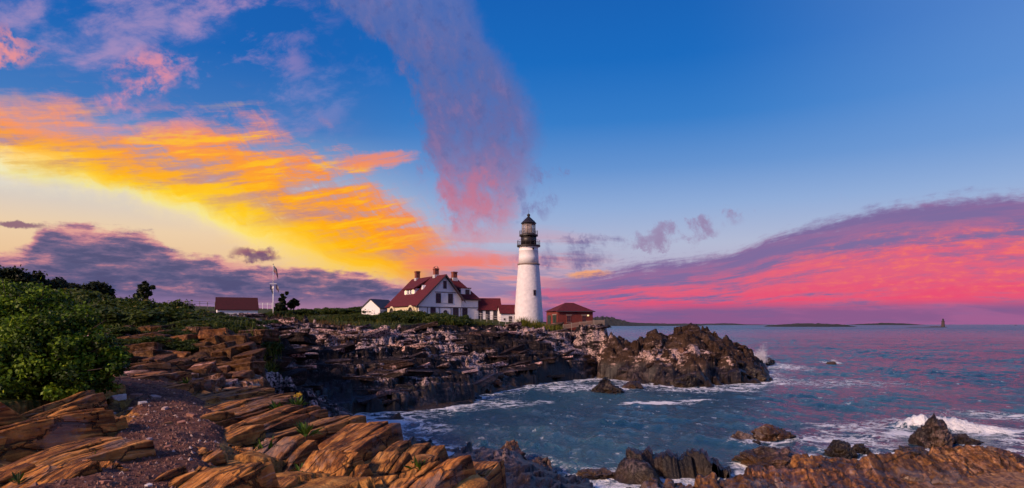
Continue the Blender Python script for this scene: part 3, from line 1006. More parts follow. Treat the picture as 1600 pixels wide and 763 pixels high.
def empty(name, loc, rz=0.0):
    o = bpy.data.objects.new(name, None)
    COL.objects.link(o)
    o.location = loc
    o.rotation_euler = (0, 0, rz)
    return o


M_WHITE = simple('white_paint', (0.80, 0.78, 0.80), 0.6, 0.05, 1.5)
M_CREAM = simple('cream_paint', (0.62, 0.54, 0.36), 0.6, 0.05, 2.0)
M_ROOF = simple('maroon_shingles', (0.080, 0.003, 0.010), 0.9, 0.30, 2.2, bump=0.2)
M_DARK = simple('black_iron_paint', (0.016, 0.013, 0.014), 0.45, 0.2, 3.0)
M_TRIM = simple('dark_trim_paint', (0.05, 0.042, 0.05), 0.6, 0.1, 3.0)
M_CHIM = simple('chimney_brick', (0.20, 0.055, 0.035), 0.85, 0.35, 5.0, bump=0.3)
M_WOOD = simple('weathered_wood', (0.22, 0.17, 0.15), 0.8, 0.2, 5.0, bump=0.2)
M_FENCE = simple('weathered_white_paint', (0.46, 0.42, 0.42), 0.8, 0.2, 4.0)
M_STEEL = simple('pale_steel', (0.55, 0.53, 0.55), 0.45, 0.05, 3.0, metal=0.2)
M_GREEN_DOOR = simple('dark_green_paint', (0.02, 0.035, 0.028), 0.5, 0.1, 3.0)


def make_tower_mat():
    m, g, b, out = material('whitewashed_rubble')
    tc = g.node('ShaderNodeTexCoord')
    p = E(g, tc.outputs['Object'])
    x, y, z = g.sep(p)
    n = g.noise(p, 1.3, 5, 0.6)
    v = g.voronoi(g.vec(x, y, z * 1.7), 1.9, 'SMOOTH_F1')
    c = g.mix(g.linear(n, 0.3, 0.7), (0.62, 0.60, 0.63, 1), (0.78, 0.76, 0.78, 1))
    streak = g.noise(g.vec(x * 2.5, y * 2.5, z * 0.18), 1.0, 4, 0.6)
    c = g.mix(g.smooth(streak, 0.55, 0.75) * 0.25, c, (0.45, 0.40, 0.38, 1))
    g.put(b.inputs['Base Color'], c)
    b.inputs['Roughness'].default_value = 0.7
    bn = g.node('ShaderNodeBump')
    bn.inputs['Strength'].default_value = 1.0
    bn.inputs['Distance'].default_value = 0.06
    g.put(bn.inputs['Height'], v * 0.8 + n * 0.6)
    m.node_tree.links.new(bn.outputs[0], b.inputs['Normal'])
    return m


def make_brick_mat():
    m, g, b, out = material('red_brick')
    tc = g.node('ShaderNodeTexCoord')
    p = E(g, tc.outputs['Object'])
    x, y, z = g.sep(p)
    br = g.node('ShaderNodeTexBrick')
    g.put(br.inputs['Vector'], g.vec(x + y, z, 0.0))
    br.inputs['Color1'].default_value = (0.26, 0.022, 0.014, 1)
    br.inputs['Color2'].default_value = (0.17, 0.015, 0.011, 1)
    br.inputs['Mortar'].default_value = (0.16, 0.07, 0.055, 1)
    br.inputs['Scale'].default_value = 1.0
    br.inputs['Mortar Size'].default_value = 0.012
    br.inputs['Brick Width'].default_value = 0.24
    br.inputs['Row Height'].default_value = 0.085
    n = g.noise(p, 1.2, 5, 0.6)
    g.put(b.inputs['Base Color'], g.blend('MULTIPLY', 0.6, E(g, br.outputs[0]), g.ramp(n, [(0.3, (0.45, 0.42, 0.42)), (0.7, (1, 1, 1))], srgb=False)))
    b.inputs['Roughness'].default_value = 0.85
    return m


def make_glass(name, tint, trans):
    m, g, b, out = material(name)
    b.inputs['Base Color'].default_value = (*tint, 1)
    b.inputs['Roughness'].default_value = 0.25
    b.inputs['IOR'].default_value = 1.4
    tr = g.node('ShaderNodeBsdfTransparent')
    mx = g.node('ShaderNodeMixShader')
    mx.inputs[0].default_value = trans
    m.node_tree.links.new(b.outputs[0], mx.inputs[1])
    m.node_tree.links.new(tr.outputs[0], mx.inputs[2])
    m.node_tree.links.new(mx.outputs[0], out.inputs[0])
    return m


def make_emit(name, rgb, s):
    m, g, b, out = material(name)
    b.inputs['Base Color'].default_value = (0.6, 0.5, 0.3, 1)
    b.inputs['Emission Color'].default_value = (*rgb, 1)
    b.inputs['Emission Strength'].default_value = s
    return m


M_TOWER = make_tower_mat()
M_BRICK = make_brick_mat()
M_PANE = make_glass('window_glass', (0.03, 0.03, 0.045), 0.0)
M_LGLASS = make_glass('lantern_glass', (0.5, 0.42, 0.4), 0.72)
M_LENS = make_glass('lens_glass', (0.75, 0.6, 0.5), 0.35)
M_LIT = make_emit('lit_window', (1.0, 0.72, 0.36), 0.9)


def window(parent, axis, a, b_, pos, w, h, out=0.06, lit=False, frame=None, bars=True, name='window'):
    """window in a wall whose outward side is -axis; a, b_: centre along the wall and height; pos: wall plane"""
    fw = 0.09
    frame = frame or M_TRIM

    def bx(mb, u0, u1, v0, v1, d0, d1):
        if axis == 'y':
            mb.box(u0, u1, pos - d1, pos - d0, v0, v1)
        elif axis == 'x':
            mb.box(pos - d1, pos - d0, u0, u1, v0, v1)
        else:
            mb.box(pos + d0, pos + d1, u0, u1, v0, v1)
    m = MB()
    bx(m, a - w / 2 - fw, a + w / 2 + fw, b_ + h / 2, b_ + h / 2 + fw, 0, out)
    bx(m, a - w / 2 - fw, a + w / 2 + fw, b_ - h / 2 - fw, b_ - h / 2, 0, out + 0.04)
    bx(m, a - w / 2 - fw, a - w / 2, b_ - h / 2, b_ + h / 2, 0, out)
    bx(m, a + w / 2, a + w / 2 + fw, b_ - h / 2, b_ + h / 2, 0, out)
    if bars:
        bx(m, a - w / 2, a + w / 2, b_ - 0.03, b_ + 0.03, 0, out * 0.8)
        bx(m, a - 0.02, a + 0.02, b_ - h / 2, b_ + h / 2, 0, out * 0.7)
    f = m.build(name, frame, parent)
    q = MB()
    bx(q, a - w / 2, a + w / 2, b_ - h / 2, b_ + h / 2, -0.02, 0.02)
    q.build('pane', M_LIT if lit else M_PANE, f)
    return f


# ------------------------------------------------------------------ lighthouse
LX, LY = 3.69, 142.0
S = 0.142
lz = lambda py: (HZ - py) * S - 0.0     # height above eye level


def build_lighthouse():
    base = 8.3
    root = empty('lighthouse', (LX, LY, base))
    tag(root, 'tall white stone lighthouse with black lantern, beside the red roofed keeper house', 'lighthouse')
    Z = lambda py: CAMZ + lz(py) - base
    m = MB()
    m.lathe([(3.42, -0.5), (3.32, Z(508)), (3.14, Z(490)), (2.92, Z(470)), (2.80, Z(456)), (2.55, Z(434)), (2.34, Z(416)), (2.32, Z(414))], 72)
    m.build('lower_tower', M_TOWER, root, True)
    MB().lathe([(2.34, Z(414.8)), (2.48, Z(414.4)), (2.48, Z(412.6)), (2.30, Z(412.2))], 72).build('belt_course', M_WOOD, root, True)
    MB().lathe([(2.24, Z(413)), (2.20, Z(402)), (2.12, Z(393)), (2.17, Z(392.6)), (2.17, Z(391.8)), (2.10, Z(391.4)), (2.08, Z(388)), (2.2, Z(387)), (2.34, Z(386))], 72).build('upper_tower', M_WHITE, root, True)
    MB().lathe([(2.36, Z(386.4)), (2.58, Z(386)), (2.60, Z(383.6)), (1.7, Z(383.5))], 48).build('gallery_deck', M_DARK, root)
    MB().lathe([(1.74, Z(384)), (1.74, Z(369.2))], 32).build('watch_room', M_DARK, root, True)
    MB().lathe([(1.74, Z(370)), (2.08, Z(369.4)), (2.08, Z(367.4)), (1.4, Z(367.3))], 48).build('lantern_deck', M_DARK, root)

    def rail(r, z0, z1, n, rails):
        m = MB()
        pts = lambda z: [(r * math.cos(6.2832 * i / 32), r * math.sin(6.2832 * i / 32), z) for i in range(32)]
        for k in range(rails):
            z = z0 + (z1 - z0) * (k + 1) / rails
            ring = MB().lathe([(r - 0.028, z), (r, z + 0.028), (r + 0.028, z), (r, z - 0.028), (r - 0.028, z)], 32, False)
            o = ring.build('railing', M_DARK, root)
        p0 = None
        for i in range(n):
            a = 6.2832 * (i + 0.3) / n
            if p0 is None:
                p0 = MB().tube((0, 0, z0), (0, 0, z1 + 0.04), 0.035, 6).build('railing_post', M_DARK, o)
                q = p0
            else:
                q = p0.copy()
                COL.objects.link(q)
            q.location = (r * math.cos(a), r * math.sin(a), 0)
    rail(2.52, Z(383.6), Z(376.4), 16, 3)
    rail(2.02, Z(367.4), Z(361.2), 14, 3)
    # lantern room: sill, panes between mullions, lens
    n, r = 10, 1.50
    MB().lathe([(r + 0.05, Z(367.6)), (r + 0.05, Z(365.6)), (r - 0.05, Z(365.5))], n).build('lantern_sill', M_DARK, root)
    MB().lathe([(r + 0.04, Z(351.2)), (r + 0.10, Z(349.2))], n).build('lantern_head', M_DARK, root)
    ang = lambda i: 6.2832 * (i + 0.2) / n
    cage = MB()
    for i in range(n):
        x, y = r * math.cos(ang(i)), r * math.sin(ang(i))
        cage.tube((x, y, Z(366)), (x, y, Z(350.5)), 0.045, 6)
        x2, y2 = r * math.cos(ang(i + 1)), r * math.sin(ang(i + 1))
        cage.tube((x, y, Z(358.3)), (x2, y2, Z(358.3)), 0.03, 5)
    cg = cage.build('lantern_cage', M_DARK, root)
    for i in range(n):
        for za, zb in ((365.6, 358.5), (358.1, 351.2)):
            a, b2 = ang(i), ang(i + 1)
            rr_ = r - 0.01
            p = [(rr_ * math.cos(a), rr_ * math.sin(a), Z(za)), (rr_ * math.cos(b2), rr_ * math.sin(b2), Z(za)), (rr_ * math.cos(b2), rr_ * math.sin(b2), Z(zb)), (rr_ * math.cos(a), rr_ * math.sin(a), Z(zb))]
            MB().slab(p, 0.015).build('pane', M_LGLASS, cg)
    lp = [(0.35, Z(366))]
    for k in range(9):
        zc = 365 - k * 1.5
        rad = 0.62 * math.sin(math.pi * (k + 1.2) / 11.0) + 0.22
        lp += [(rad, Z(zc)), (rad - 0.08, Z(zc - 1.3))]
    MB().lathe(lp, 24).build('lens', M_LENS, root)
    MB().lathe([(1.70, Z(349.6)), (1.72, Z(349.0)), (1.25, Z(345.6)), (0.75, Z(342.2)), (0.30, Z(339.4)), (0.22, Z(338.2))], 20).build('lantern_roof', M_DARK, root)
    ball = [(0.36 * math.cos(t), Z(336.6) + 0.36 * math.sin(t)) for t in np.linspace(-1.4, 1.4, 11)]
    MB().lathe(ball, 20).build('ventilator_ball', M_DARK, root, True)
    MB().tube((0, 0, Z(335)), (0, 0, Z(326.5)), 0.035, 6, 0.012).build('lightning_rod', M_DARK, root)
    # tall window and small port on the seaward face
    def on_tower(px, py, w, h, rad):
        x = (px - 826) * S
        y = -math.sqrt(rad * rad - x * x)
        a = math.atan2(y, x) + math.pi / 2
        f = MB()
        for (u0, u1, v0, v1) in ((-w / 2 - .08, w / 2 + .08, h / 2, h / 2 + .08), (-w / 2 - .08, w / 2 + .08, -h / 2 - .1, -h / 2), (-w / 2 - .08, -w / 2, -h / 2, h / 2), (w / 2, w / 2 + .08, -h / 2, h / 2)):
            f.box(u0, u1, -0.10, 0.12, v0, v1)
        f.box(-w / 2, w / 2, -0.05, 0.1, -0.025, 0.025)
        o = f.build('window', M_TRIM, root)
        o.location = (x, y, Z(py))
        o.rotation_euler = (0, 0, a)
        MB().box(-w / 2, w / 2, -0.02, 0.1, -h / 2, h / 2).build('pane', M_PANE, o)
    on_tower(834.8, 458.3, 0.42, 1.0, 2.86)
    on_tower(832.8, 390, 0.26, 0.26, 2.14)


build_lighthouse()


# ------------------------------------------------------------------ keeper's house
def build_house():
    a = math.radians(32)
    ox, oy, oz = P(653.5, 500, 134)[0], 134.0, 9.6            # front left corner of the gable wall
    root = empty('keeper_house', (ox, oy, oz), a)
    tag(root, 'white two storey keeper house with red roofs and three brick chimneys', 'house')
    WL, XR, L = 6.3, 10.4, 18.0
    zl, zr, za = 3.75, 5.05, 10.0                               # eaves left and right, apex
    XA = 6.35
    # walls: gable body and wing
    m = MB()
    prof = [(0.25, 0), (XR - 0.2, 0), (XR - 0.2, zr), (XA, za - 0.25), (0.25, zl)]
    v = [(x, 0.25, z - 1.0 if z == 0 else z) for x, z in prof] + [(x, L - 0.25, z - 1.0 if z == 0 else z) for x, z in prof]
    k = 5
    m.add(v, [tuple(range(k)), tuple(range(2 * k - 1, k - 1, -1))] + [(i, i + k, (i + 1) % k + k, (i + 1) % k) for i in range(k)])
    m.build('wall', M_WHITE, root)
    WX = XR + 4.6
    MB().box(XR - 0.3, WX - 0.3, 0.75, 8.4, -1, 5.0).build('wing_wall', M_WHITE, root)
    # roofs
    r = MB()
    dl = (za - zl) / XA
    r.slab([(-0.55, -0.45, zl - 0.55 * dl + .15), (XA, -0.45, za + .15), (XA, L + .2, za + .15), (-0.55, L + .2, zl - 0.55 * dl + .15)][::-1], -0.16)
    dr = (za - zr) / (XR - XA)
    r.slab([(XA, -0.45, za + .15), (XR + 0.45, -0.45, zr - 0.45 * dr + .15), (XR + 0.45, L, zr - 0.45 * dr + .15), (XA, L, za + .15)][::-1], -0.16)
    roof = r.build('roof', M_ROOF, root)
    w = MB()
    rx, rz_, ry = XR + 1.0, 9.7, 4.6
    ex, ey, ez = WX + 0.2, 0.35, 4.95
    w.slab([(XA, ey, ez), (ex, ey, ez), (rx, ry, rz_), (XA, ry, rz_)][::-1], -0.16)
    w.slab([(ex, ey, ez), (ex, 8.85, ez), (rx, ry, rz_)][::-1], -0.16)
    w.slab([(ex, 8.85, ez), (XA, 8.85, ez), (XA, ry, rz_), (rx, ry, rz_)][::-1], -0.16)
    wroof = w.build('wing_roof', M_ROOF, root)
    # bargeboards on the gable, trim bands
    t = MB()
    t.slab([(-0.6, -0.47, zl - 0.85), (XA, -0.47, za - 0.22), (XA, -0.47, za + 0.14), (-0.6, -0.47, zl - 0.45)], 0.06)
    t.slab([(XR + 0.5, -0.47, zr - 1.02), (XR + 0.5, -0.47, zr - 0.55), (XA, -0.47, za + 0.14), (XA, -0.47, za - 0.28)], 0.06)
    t.build('bargeboard', M_TRIM, root)
    MB().box(0.2, XR - 0.25, 0.16, 0.26, 2.98, 3.14).build('trim_band', M_TRIM, root)
    MB().box(3.95, 9.0, 0.17, 0.26, 6.22, 6.36).build('trim_band', M_TRIM, root)
    MB().box(XR - 0.2, WX - 0.3, 0.66, 0.76, 2.98, 3.14).build('trim_band', M_TRIM, root)
    MB().box(XR + 0.1, ex, 0.36, 0.75, 4.72, 4.85).build('eave_trim', M_TRIM, root)
    MB().box(-0.6, 0.2, -0.4, 0.3, 2.9, 3.1).build('eave_return', M_TRIM, root)
    # windows of the gable wall
    window(root, 'y', 6.3, 7.9, 0.25, 0.62, 1.5)
    window(root, 'y', 4.75, 5.0, 0.25, 1.0, 1.95)
    window(root, 'y', 7.6, 5.0, 0.25, 1.0, 1.95)
    MB().box(5.35, 7.0, 0.15, 0.25, 4.0, 6.0).build('panel', M_WHITE, root)
    window(root, 'y', 3.5, 2.0, 0.25, 1.05, 1.8)
    window(root, 'y', 8.9, 1.8, 0.25, 1.2, 2.2)
    window(root, 'y', XR + 1.0, 1.7, 0.75, 1.1, 2.4)
    rw = MB()
    rw.lathe([(0.48, 0), (0.48, 0.08), (0.40, 0.08), (0.40, 0.0)], 24, False)
    ro = rw.build('round_window', M_TRIM, root)
    ro.location = (6.4, 0.25, 2.0)
    ro.rotation_euler = (math.radians(90), 0, 0)
    MB().lathe([(0.41, 0.01), (0.41, 0.03)], 24).build('pane', M_PANE, ro)
    # dark pilaster strips between the ground floor panels
    for x in (2.2, 4.95, 7.75, 10.1):
        MB().box(x - 0.06, x + 0.06, 0.17, 0.25, -0.5, 2.98).build('wall_strip', M_TRIM, root)
    # long dormer in the left roof slope: front wall faces left
    d0, d1, dx = 7.3, 13.2, 2.35
    dz0, dz1 = zl + dl * dx - 0.2, 7.35
    dm = MB()
    xt = (dz1 - zl) / dl
    dm.add([(dx, d0, dz0), (dx, d1, dz0), (dx, d1, dz1), (dx, d0, dz1), (xt, d0, dz1), (xt, d1, dz1)],
           [(0, 3, 2, 1), (0, 4, 3), (1, 2, 5), (3, 4, 5, 2)])
    dor = dm.build('dormer', M_WHITE, root)
    MB().slab([(dx - 0.4, d0 - 0.3, dz1 + 0.02), (XA, d0 - 0.3, za + 0.05), (XA, d1 + 0.3, za + 0.05), (dx - 0.4, d1 + 0.3, dz1 + 0.02)][::-1], -0.3).build('dormer_roof', M_ROOF, dor)
    for i, y in enumerate((8.1, 9.5, 10.9, 12.3)):
        window(dor, 'x', y, (dz0 + dz1) / 2 + 0.08, dx, 0.75, 1.05, lit=(i in (0, 3)), frame=M_WHITE)
    # small dormers
    sd = MB()
    sd.add([(3.2, 4.6, zl + dl * 3.2 - 0.1), (3.2, 5.8, zl + dl * 3.2 - 0.1), (3.2, 5.2, zl + dl * 3.2 + 1.1), (4.4, 5.2, zl + dl * 3.2 + 1.1)], [(0, 2, 1), (0, 3, 2), (1, 2, 3)])
    sd.build('roof_vent', M_WHITE, root)
    wd = MB()
    wd.box(XR + 0.35, XR + 2.75, 1.35, 4.0, 5.5, 7.35)
    wdo = wd.build('wing_dormer', M_WHITE, root)
    MB().box(XR + 0.2, XR + 2.9, 1.2, 4.1, 7.35, 7.5).build('dormer_roof', M_ROOF, wdo)
    window(wdo, 'y', XR + 1.95, 6.4, 1.35, 0.85, 1.2)
    window(wdo, 'x', 1.95, 6.4, XR + 0.35, 0.6, 1.2)
    # porch along the left side: two arches under brows, dark sheets for their shaded openings, lit windows between
    pm = MB()
    pm.box(-0.15, 0.2, 0.6, L - 0.6, -1.0, zl - 0.55)
    po = pm.build('porch_wall', M_CREAM, root)
    for yc in (3.0, 13.8):
        n = 12
        ring = MB()
        for i in range(n):
            t0, t1 = math.pi * i / n, math.pi * (i + 1) / n
            q = [(-0.55, yc + ro_ * math.cos(t_), 1.75 + ro_ * math.sin(t_)) for ro_, t_ in ((1.35, t0), (1.35, t1), (1.75, t1), (1.75, t0))]
            ring.slab(q, 0.35)
        arch = ring.build('porch_arch', M_CREAM, po)
        op = [(-0.17, yc + 1.33 * math.cos(t_), 1.75 + 1.33 * math.sin(t_)) for t_ in np.linspace(0, math.pi, 12)] + [(-0.17, yc - 1.33, -0.9), (-0.17, yc + 1.33, -0.9)]
        MB().slab(op, 0.02).build('opening_shade', M_TRIM, arch)  # dark sheet on the solid wall, standing in for shade inside the arch
    for yc in (6.2, 8.0, 9.8, 11.6, 15.9):
        window(po, 'x', yc, 1.9, -0.15, 0.8, 0.9, lit=True, frame=M_WHITE)
    # chimneys with corbelled tops
    for (x, y, z0, z1, s_) in ((XA, 15.0, 9.6, 11.85, 0.95), (XA - 0.1, 4.6, 9.7, 11.75, 0.95), (XR + 0.35, 4.6, 9.2, 11.2, 1.0)):
        MB().box(x - s_ / 2, x + s_ / 2, y - s_ / 2, y + s_ / 2, z0, z1 - 0.3).box(x - s_ / 2 - .08, x + s_ / 2 + .08, y - s_ / 2 - .08, y + s_ / 2 + .08, z1 - 0.3, z1 - 0.05).box(x - s_ / 2, x + s_ / 2, y - s_ / 2, y + s_ / 2, z1 - 0.05, z1).build('chimney', M_CHIM, roof if x < XR else wroof)
        MB().box(x - s_ / 2 - .1, x + s_ / 2 + .1, y - s_ / 2 - .1, y + s_ / 2 + .1, z0 - 0.1, z0 + 0.62).build('flashing', M_STEEL, roof if x < XR else wroof)
    # gulls on the middle chimney
    mid = root.matrix_basis @ Vector((XA - 0.1, 4.6, 11.75))
    for dx_, lab in ((-0.32, 'tiny dark gull perched on the middle chimney, the one nearer the sunset'), (0.36, 'tiny dark gull perched on the middle chimney, the one nearer the lighthouse')):
        me = bird_mesh()
        b = new_obj('gull', me, M_TRIM)
        b.location = mid + Vector((dx_, 0, 0))
        b.rotation_euler = (0, 0, 0.4 if dx_ < 0 else 2.5)
        tag(b, lab, 'bird', 'gulls on the chimney')


def bird_mesh():
    """perched gull: body, neck, head, bill, tail and legs as one skin"""
    bm = bmesh.new()
    rings = [(-0.34, 0.16, 0.015), (-0.22, 0.20, 0.05), (-0.08, 0.24, 0.10), (0.06, 0.27, 0.105), (0.15, 0.33, 0.065), (0.18, 0.42, 0.055), (0.22, 0.46, 0.06), (0.28, 0.45, 0.03), (0.36, 0.43, 0.008)]
    prev = None
    for x, z, r in rings:
        c = [bm.verts.new((x, r * math.cos(t), z + r * math.sin(t))) for t in np.linspace(0, 2 * math.pi, 9)[:-1]]
        if prev:
            for i in range(8):
                bm.faces.new((prev[i], prev[(i + 1) % 8], c[(i + 1) % 8], c[i]))
        else:
            bm.faces.new(c[::-1])
        prev = c
    bm.faces.new(prev)
    for s_ in (-0.04, 0.04):
        bmesh.ops.create_cone(bm, segments=5, radius1=0.012, radius2=0.012, depth=0.2, matrix=Matrix.Translation((0.0, s_, 0.09)), cap_ends=True)
    me = bpy.data.meshes.new('gull')
    bm.to_mesh(me)
    bm.free()
    return me


build_house()


def shed(name, label, loc, rz, w, d, zw, zr, over=0.25, ridge='x', wallm=None, roofm=None, base=-1.0):
    """gabled shed; front faces -y; ridge along x or y"""
    root = empty(name, loc, rz)
    tag(root, label, 'house' if name != 'garden_shed' else 'shed')
    m = MB()
    if ridge == 'x':
        prof = [(0, base), (d, base), (d, zw), (d / 2, zr), (0, zw)]
        v = [(-w / 2, y, z) for y, z in prof] + [(w / 2, y, z) for y, z in prof]
    else:
        prof = [(-w / 2, base), (w / 2, base), (w / 2, zw), (0, zr), (-w / 2, zw)]
        v = [(x, 0, z) for x, z in prof] + [(x, d, z) for x, z in prof]
    k = 5
    m.add(v, [tuple(range(k)), tuple(range(2 * k - 1, k - 1, -1))] + [(i, i + k, (i + 1) % k + k, (i + 1) % k) for i in range(k)])
    m.build('wall', wallm or M_WHITE, root)
    r = MB()
    o = over
    if ridge == 'x':
        s_ = (zr - zw) / (d / 2)
        r.slab([(-w / 2 - o, -o, zw - s_ * o + .05), (w / 2 + o, -o, zw - s_ * o + .05), (w / 2 + o, d / 2, zr + .05), (-w / 2 - o, d / 2, zr + .05)], -0.12)
        r.slab([(w / 2 + o, d + o, zw - s_ * o + .05), (-w / 2 - o, d + o, zw - s_ * o + .05), (-w / 2 - o, d / 2, zr + .05), (w / 2 + o, d / 2, zr + .05)], -0.12)
    else:
        s_ = (zr - zw) / (w / 2)
        r.slab([(-w / 2 - o, -o, zw - s_ * o + .05), (0, -o, zr + .05), (0, d + o, zr + .05), (-w / 2 - o, d + o, zw - s_ * o + .05)][::-1], -0.12)
        r.slab([(0, -o, zr + .05), (w / 2 + o, -o, zw - s_ * o + .05), (w / 2 + o, d + o, zw - s_ * o + .05), (0, d + o, zr + .05)][::-1], -0.12)
    r.build('roof', roofm or M_ROOF, root)
    return root


# link buildings between the house and the tower
x, y, _ = P(763, 500, 143)
s1 = shed('link_building', 'low white link building with dark red roof and three tall windows joined to the house', (x, y, 9.2), math.radians(10), 5.6, 4.2, 3.15, 5.6)
for xx in (-1.75, -0.15, 1.55):
    window(s1, 'y', xx, 1.75, 0.0, 0.75, 2.0)
MB().box(-2.8, 2.8, -0.06, 0.02, 2.85, 3.0).build('eave_trim', M_TRIM, s1)
x, y, _ = P(798, 500, 141.2)
s2 = shed('oil_shed', 'small white red roofed shed wedged between link building and lighthouse base', (x, y, 8.9), math.radians(14), 4.6, 3.4, 2.6, 4.35)
dm_ = MB().box(-0.45, 0.35, -0.06, 0.03, -0.3, 1.9).build('door', M_TRIM, s2)
MB().box(0.2, 0.26, -0.12, -0.06, 0.85, 0.95).build('handle', M_STEEL, dm_)
window(s2, 'y', 1.15, 1.25, 0.0, 0.7, 1.2)
window(s2, 'y', -1.35, 1.2, 0.0, 0.3, 0.3, bars=False)
# garage left of the house
x, y, _ = P(579, 485, 150)
s3 = shed('garage', 'small white gabled garage standing apart at the sunset side of the keeper house', (x, y, 10.2), math.radians(-24), 5.2, 7.0, 2.7, 4.75, ridge='y', roofm=M_TRIM)
MB().box(-1.2, 1.2, -0.07, 0.02, -0.5, 2.1).build('door', M_WHITE, s3)
# shed by the flagpole
x, y, _ = P(371.5, 495, 120)
s4 = shed('garden_shed', 'white shed with a plain maroon roof beside the flagpole, half hidden by bushes', (x, y, 9.9), math.radians(27), 7.0, 4.6, 1.9, 4.1, over=0.2, roofm=simple('dark_maroon_shingles', (0.045, 0.003, 0.008), 0.9, 0.3, 2.0))
MB().box(-3.5, 3.5, -0.05, 0.02, 1.62, 1.74).build('eave_trim', M_WHITE, s4)


# ------------------------------------------------------------------ brick building
def build_brick():
    x, y, _ = P(871, 508, 128)
    root = empty('brick_building', (x, y, 8.35), math.radians(20))
    tag(root, 'red brick fog signal building with dark hip roof at the cliff edge', 'building')
    w, d, h = 7.9, 5.6, 3.35
    MB().box(0, w, 0, d, -1.2, h).build('wall', M_BRICK, root)
    o = 0.35
    r = MB()
    e = [(-o, -o, h - .05), (w + o, -o, h - .05), (w + o, d + o, h - .05), (-o, d + o, h - .05)]
    t0, t1 = (w / 2 - 0.9, d / 2, h + 1.75), (w / 2 + 0.9, d / 2, h + 1.75)
    r.add(e + [t0, t1], [(0, 1, 5, 4), (1, 2, 5), (2, 3, 4, 5), (3, 0, 4), (3, 2, 1, 0)])
    r.build('roof', M_ROOF, root)
    MB().box(-o - .03, w + o + .03, -o - .03, -o + .05, h - .2, h - .04).build('fascia', M_TRIM, root)
    dr = MB().box(-0.08, 0.02, 0.5, 2.2, -0.3, 2.5).build('door', M_GREEN_DOOR, root)
    MB().box(-0.12, -0.08, 1.33, 1.37, -0.3, 2.5).build('door_gap', M_DARK, dr)
    MB().box(-0.13, 0.0, 0.3, 2.4, 2.5, 2.75).build('lintel', M_WOOD, root)
    MB().box(-0.08, 0.02, 3.3, 4.9, -0.3, 2.5).build('door', M_GREEN_DOOR, root)
    for xx in (2.5, 5.9):
        wn = window(root, 'y', xx, 1.75, 0.0, 0.8, 1.15, frame=M_CHIM)
        MB().box(xx - 0.6, xx + 0.6, -0.1, 0.0, 2.42, 2.62).build('lintel', M_WOOD, wn)
        MB().box(xx - 0.55, xx + 0.55, -0.14, 0.0, 0.98, 1.08).build('sill', M_WOOD, wn)
    MB().box(6.6, 7.0, -0.08, 0.0, 2.3, 2.6).build('lamp_box', M_LIT, root)


build_brick()


# ------------------------------------------------------------------ flagpole and flags
def make_flag_mat(kind):
    m, g, b, out = material('flag_cloth_' + kind)
    tc = g.node('ShaderNodeTexCoord')
    u, v, _ = g.sep(E(g, tc.outputs['UV']))
    if kind == 'striped':
        st = g.math('GREATER_THAN', g.math('FRACT', v * 6.5), 0.5)
        c = g.mix(st, (0.20, 0.008, 0.014, 1), (0.20, 0.18, 0.19, 1))
        can = g.math('LESS_THAN', u, 0.40) * g.math('GREATER_THAN', v, 0.46)
        dots = g.math('LESS_THAN', g.voronoi(g.vec(u * 25.0, v * 15.0, 0.0), 1.0, 'F1', 0.0), 0.28)
        c = g.mix(can, c, g.mix(dots, (0.012, 0.018, 0.07, 1), (0.4, 0.4, 0.4, 1)))
    elif kind == 'blue':
        n = g.smooth(g.math('SQRT', (u - 0.5) * (u - 0.5) * 1.8 + (v - 0.5) * (v - 0.5)), 0.26, 0.22)
        c = g.mix(n * 0.6, (0.012, 0.016, 0.075, 1), (0.30, 0.24, 0.12, 1))
    else:
        c = g.mix(g.math('GREATER_THAN', u, 0.34), (0.06, 0.05, 0.10, 1), g.mix(g.math('GREATER_THAN', v, 0.5), (0.12, 0.05, 0.06, 1), (0.28, 0.25, 0.25, 1)))
    g.put(b.inputs['Base Color'], c)
    b.inputs['Roughness'].default_value = 0.85
    return m


def flag_mesh(L, Hh, droop, seed):
    """hanging cloth: hoist edge on the pole, fly end drooping in folds"""
    nu, nv = 22, 12
    X, Z, Yv = np.zeros((nv, nu)), np.zeros((nv, nu)), np.zeros((nv, nu))
    r = random.Random(seed)
    ph = r.random() * 6
    for i in range(nv):
        for j in range(nu):
            u, v = j / (nu - 1), i / (nv - 1)
            ang = droop * (0.35 + 0.65 * u)
            xx = L * (math.sin(math.pi / 2 - ang) * u)
            zz = -Hh * (1 - v) - L * u * math.sin(ang)
            X[i, j] = xx + 0.10 * Hh * math.sin(3.0 * v + ph) * u
            Z[i, j] = zz
            Yv[i, j] = 0.16 * Hh * math.sin(7.5 * u + 2.2 * v + ph) * u ** 0.6
    me = grid_mesh('flag', X, Yv, Z)
    uv = me.uv_layers.new(name='UVMap')
    q = np.empty(len(me.loops), np.int32)
    me.loops.foreach_get('vertex_index', q)
    U_, V_ = np.meshgrid(np.linspace(0, 1, nu), np.linspace(0, 1, nv))
    uv.data.foreach_set('uv', np.stack([U_.ravel()[q], V_.ravel()[q]], -1).astype(np.float32).ravel())
    return me


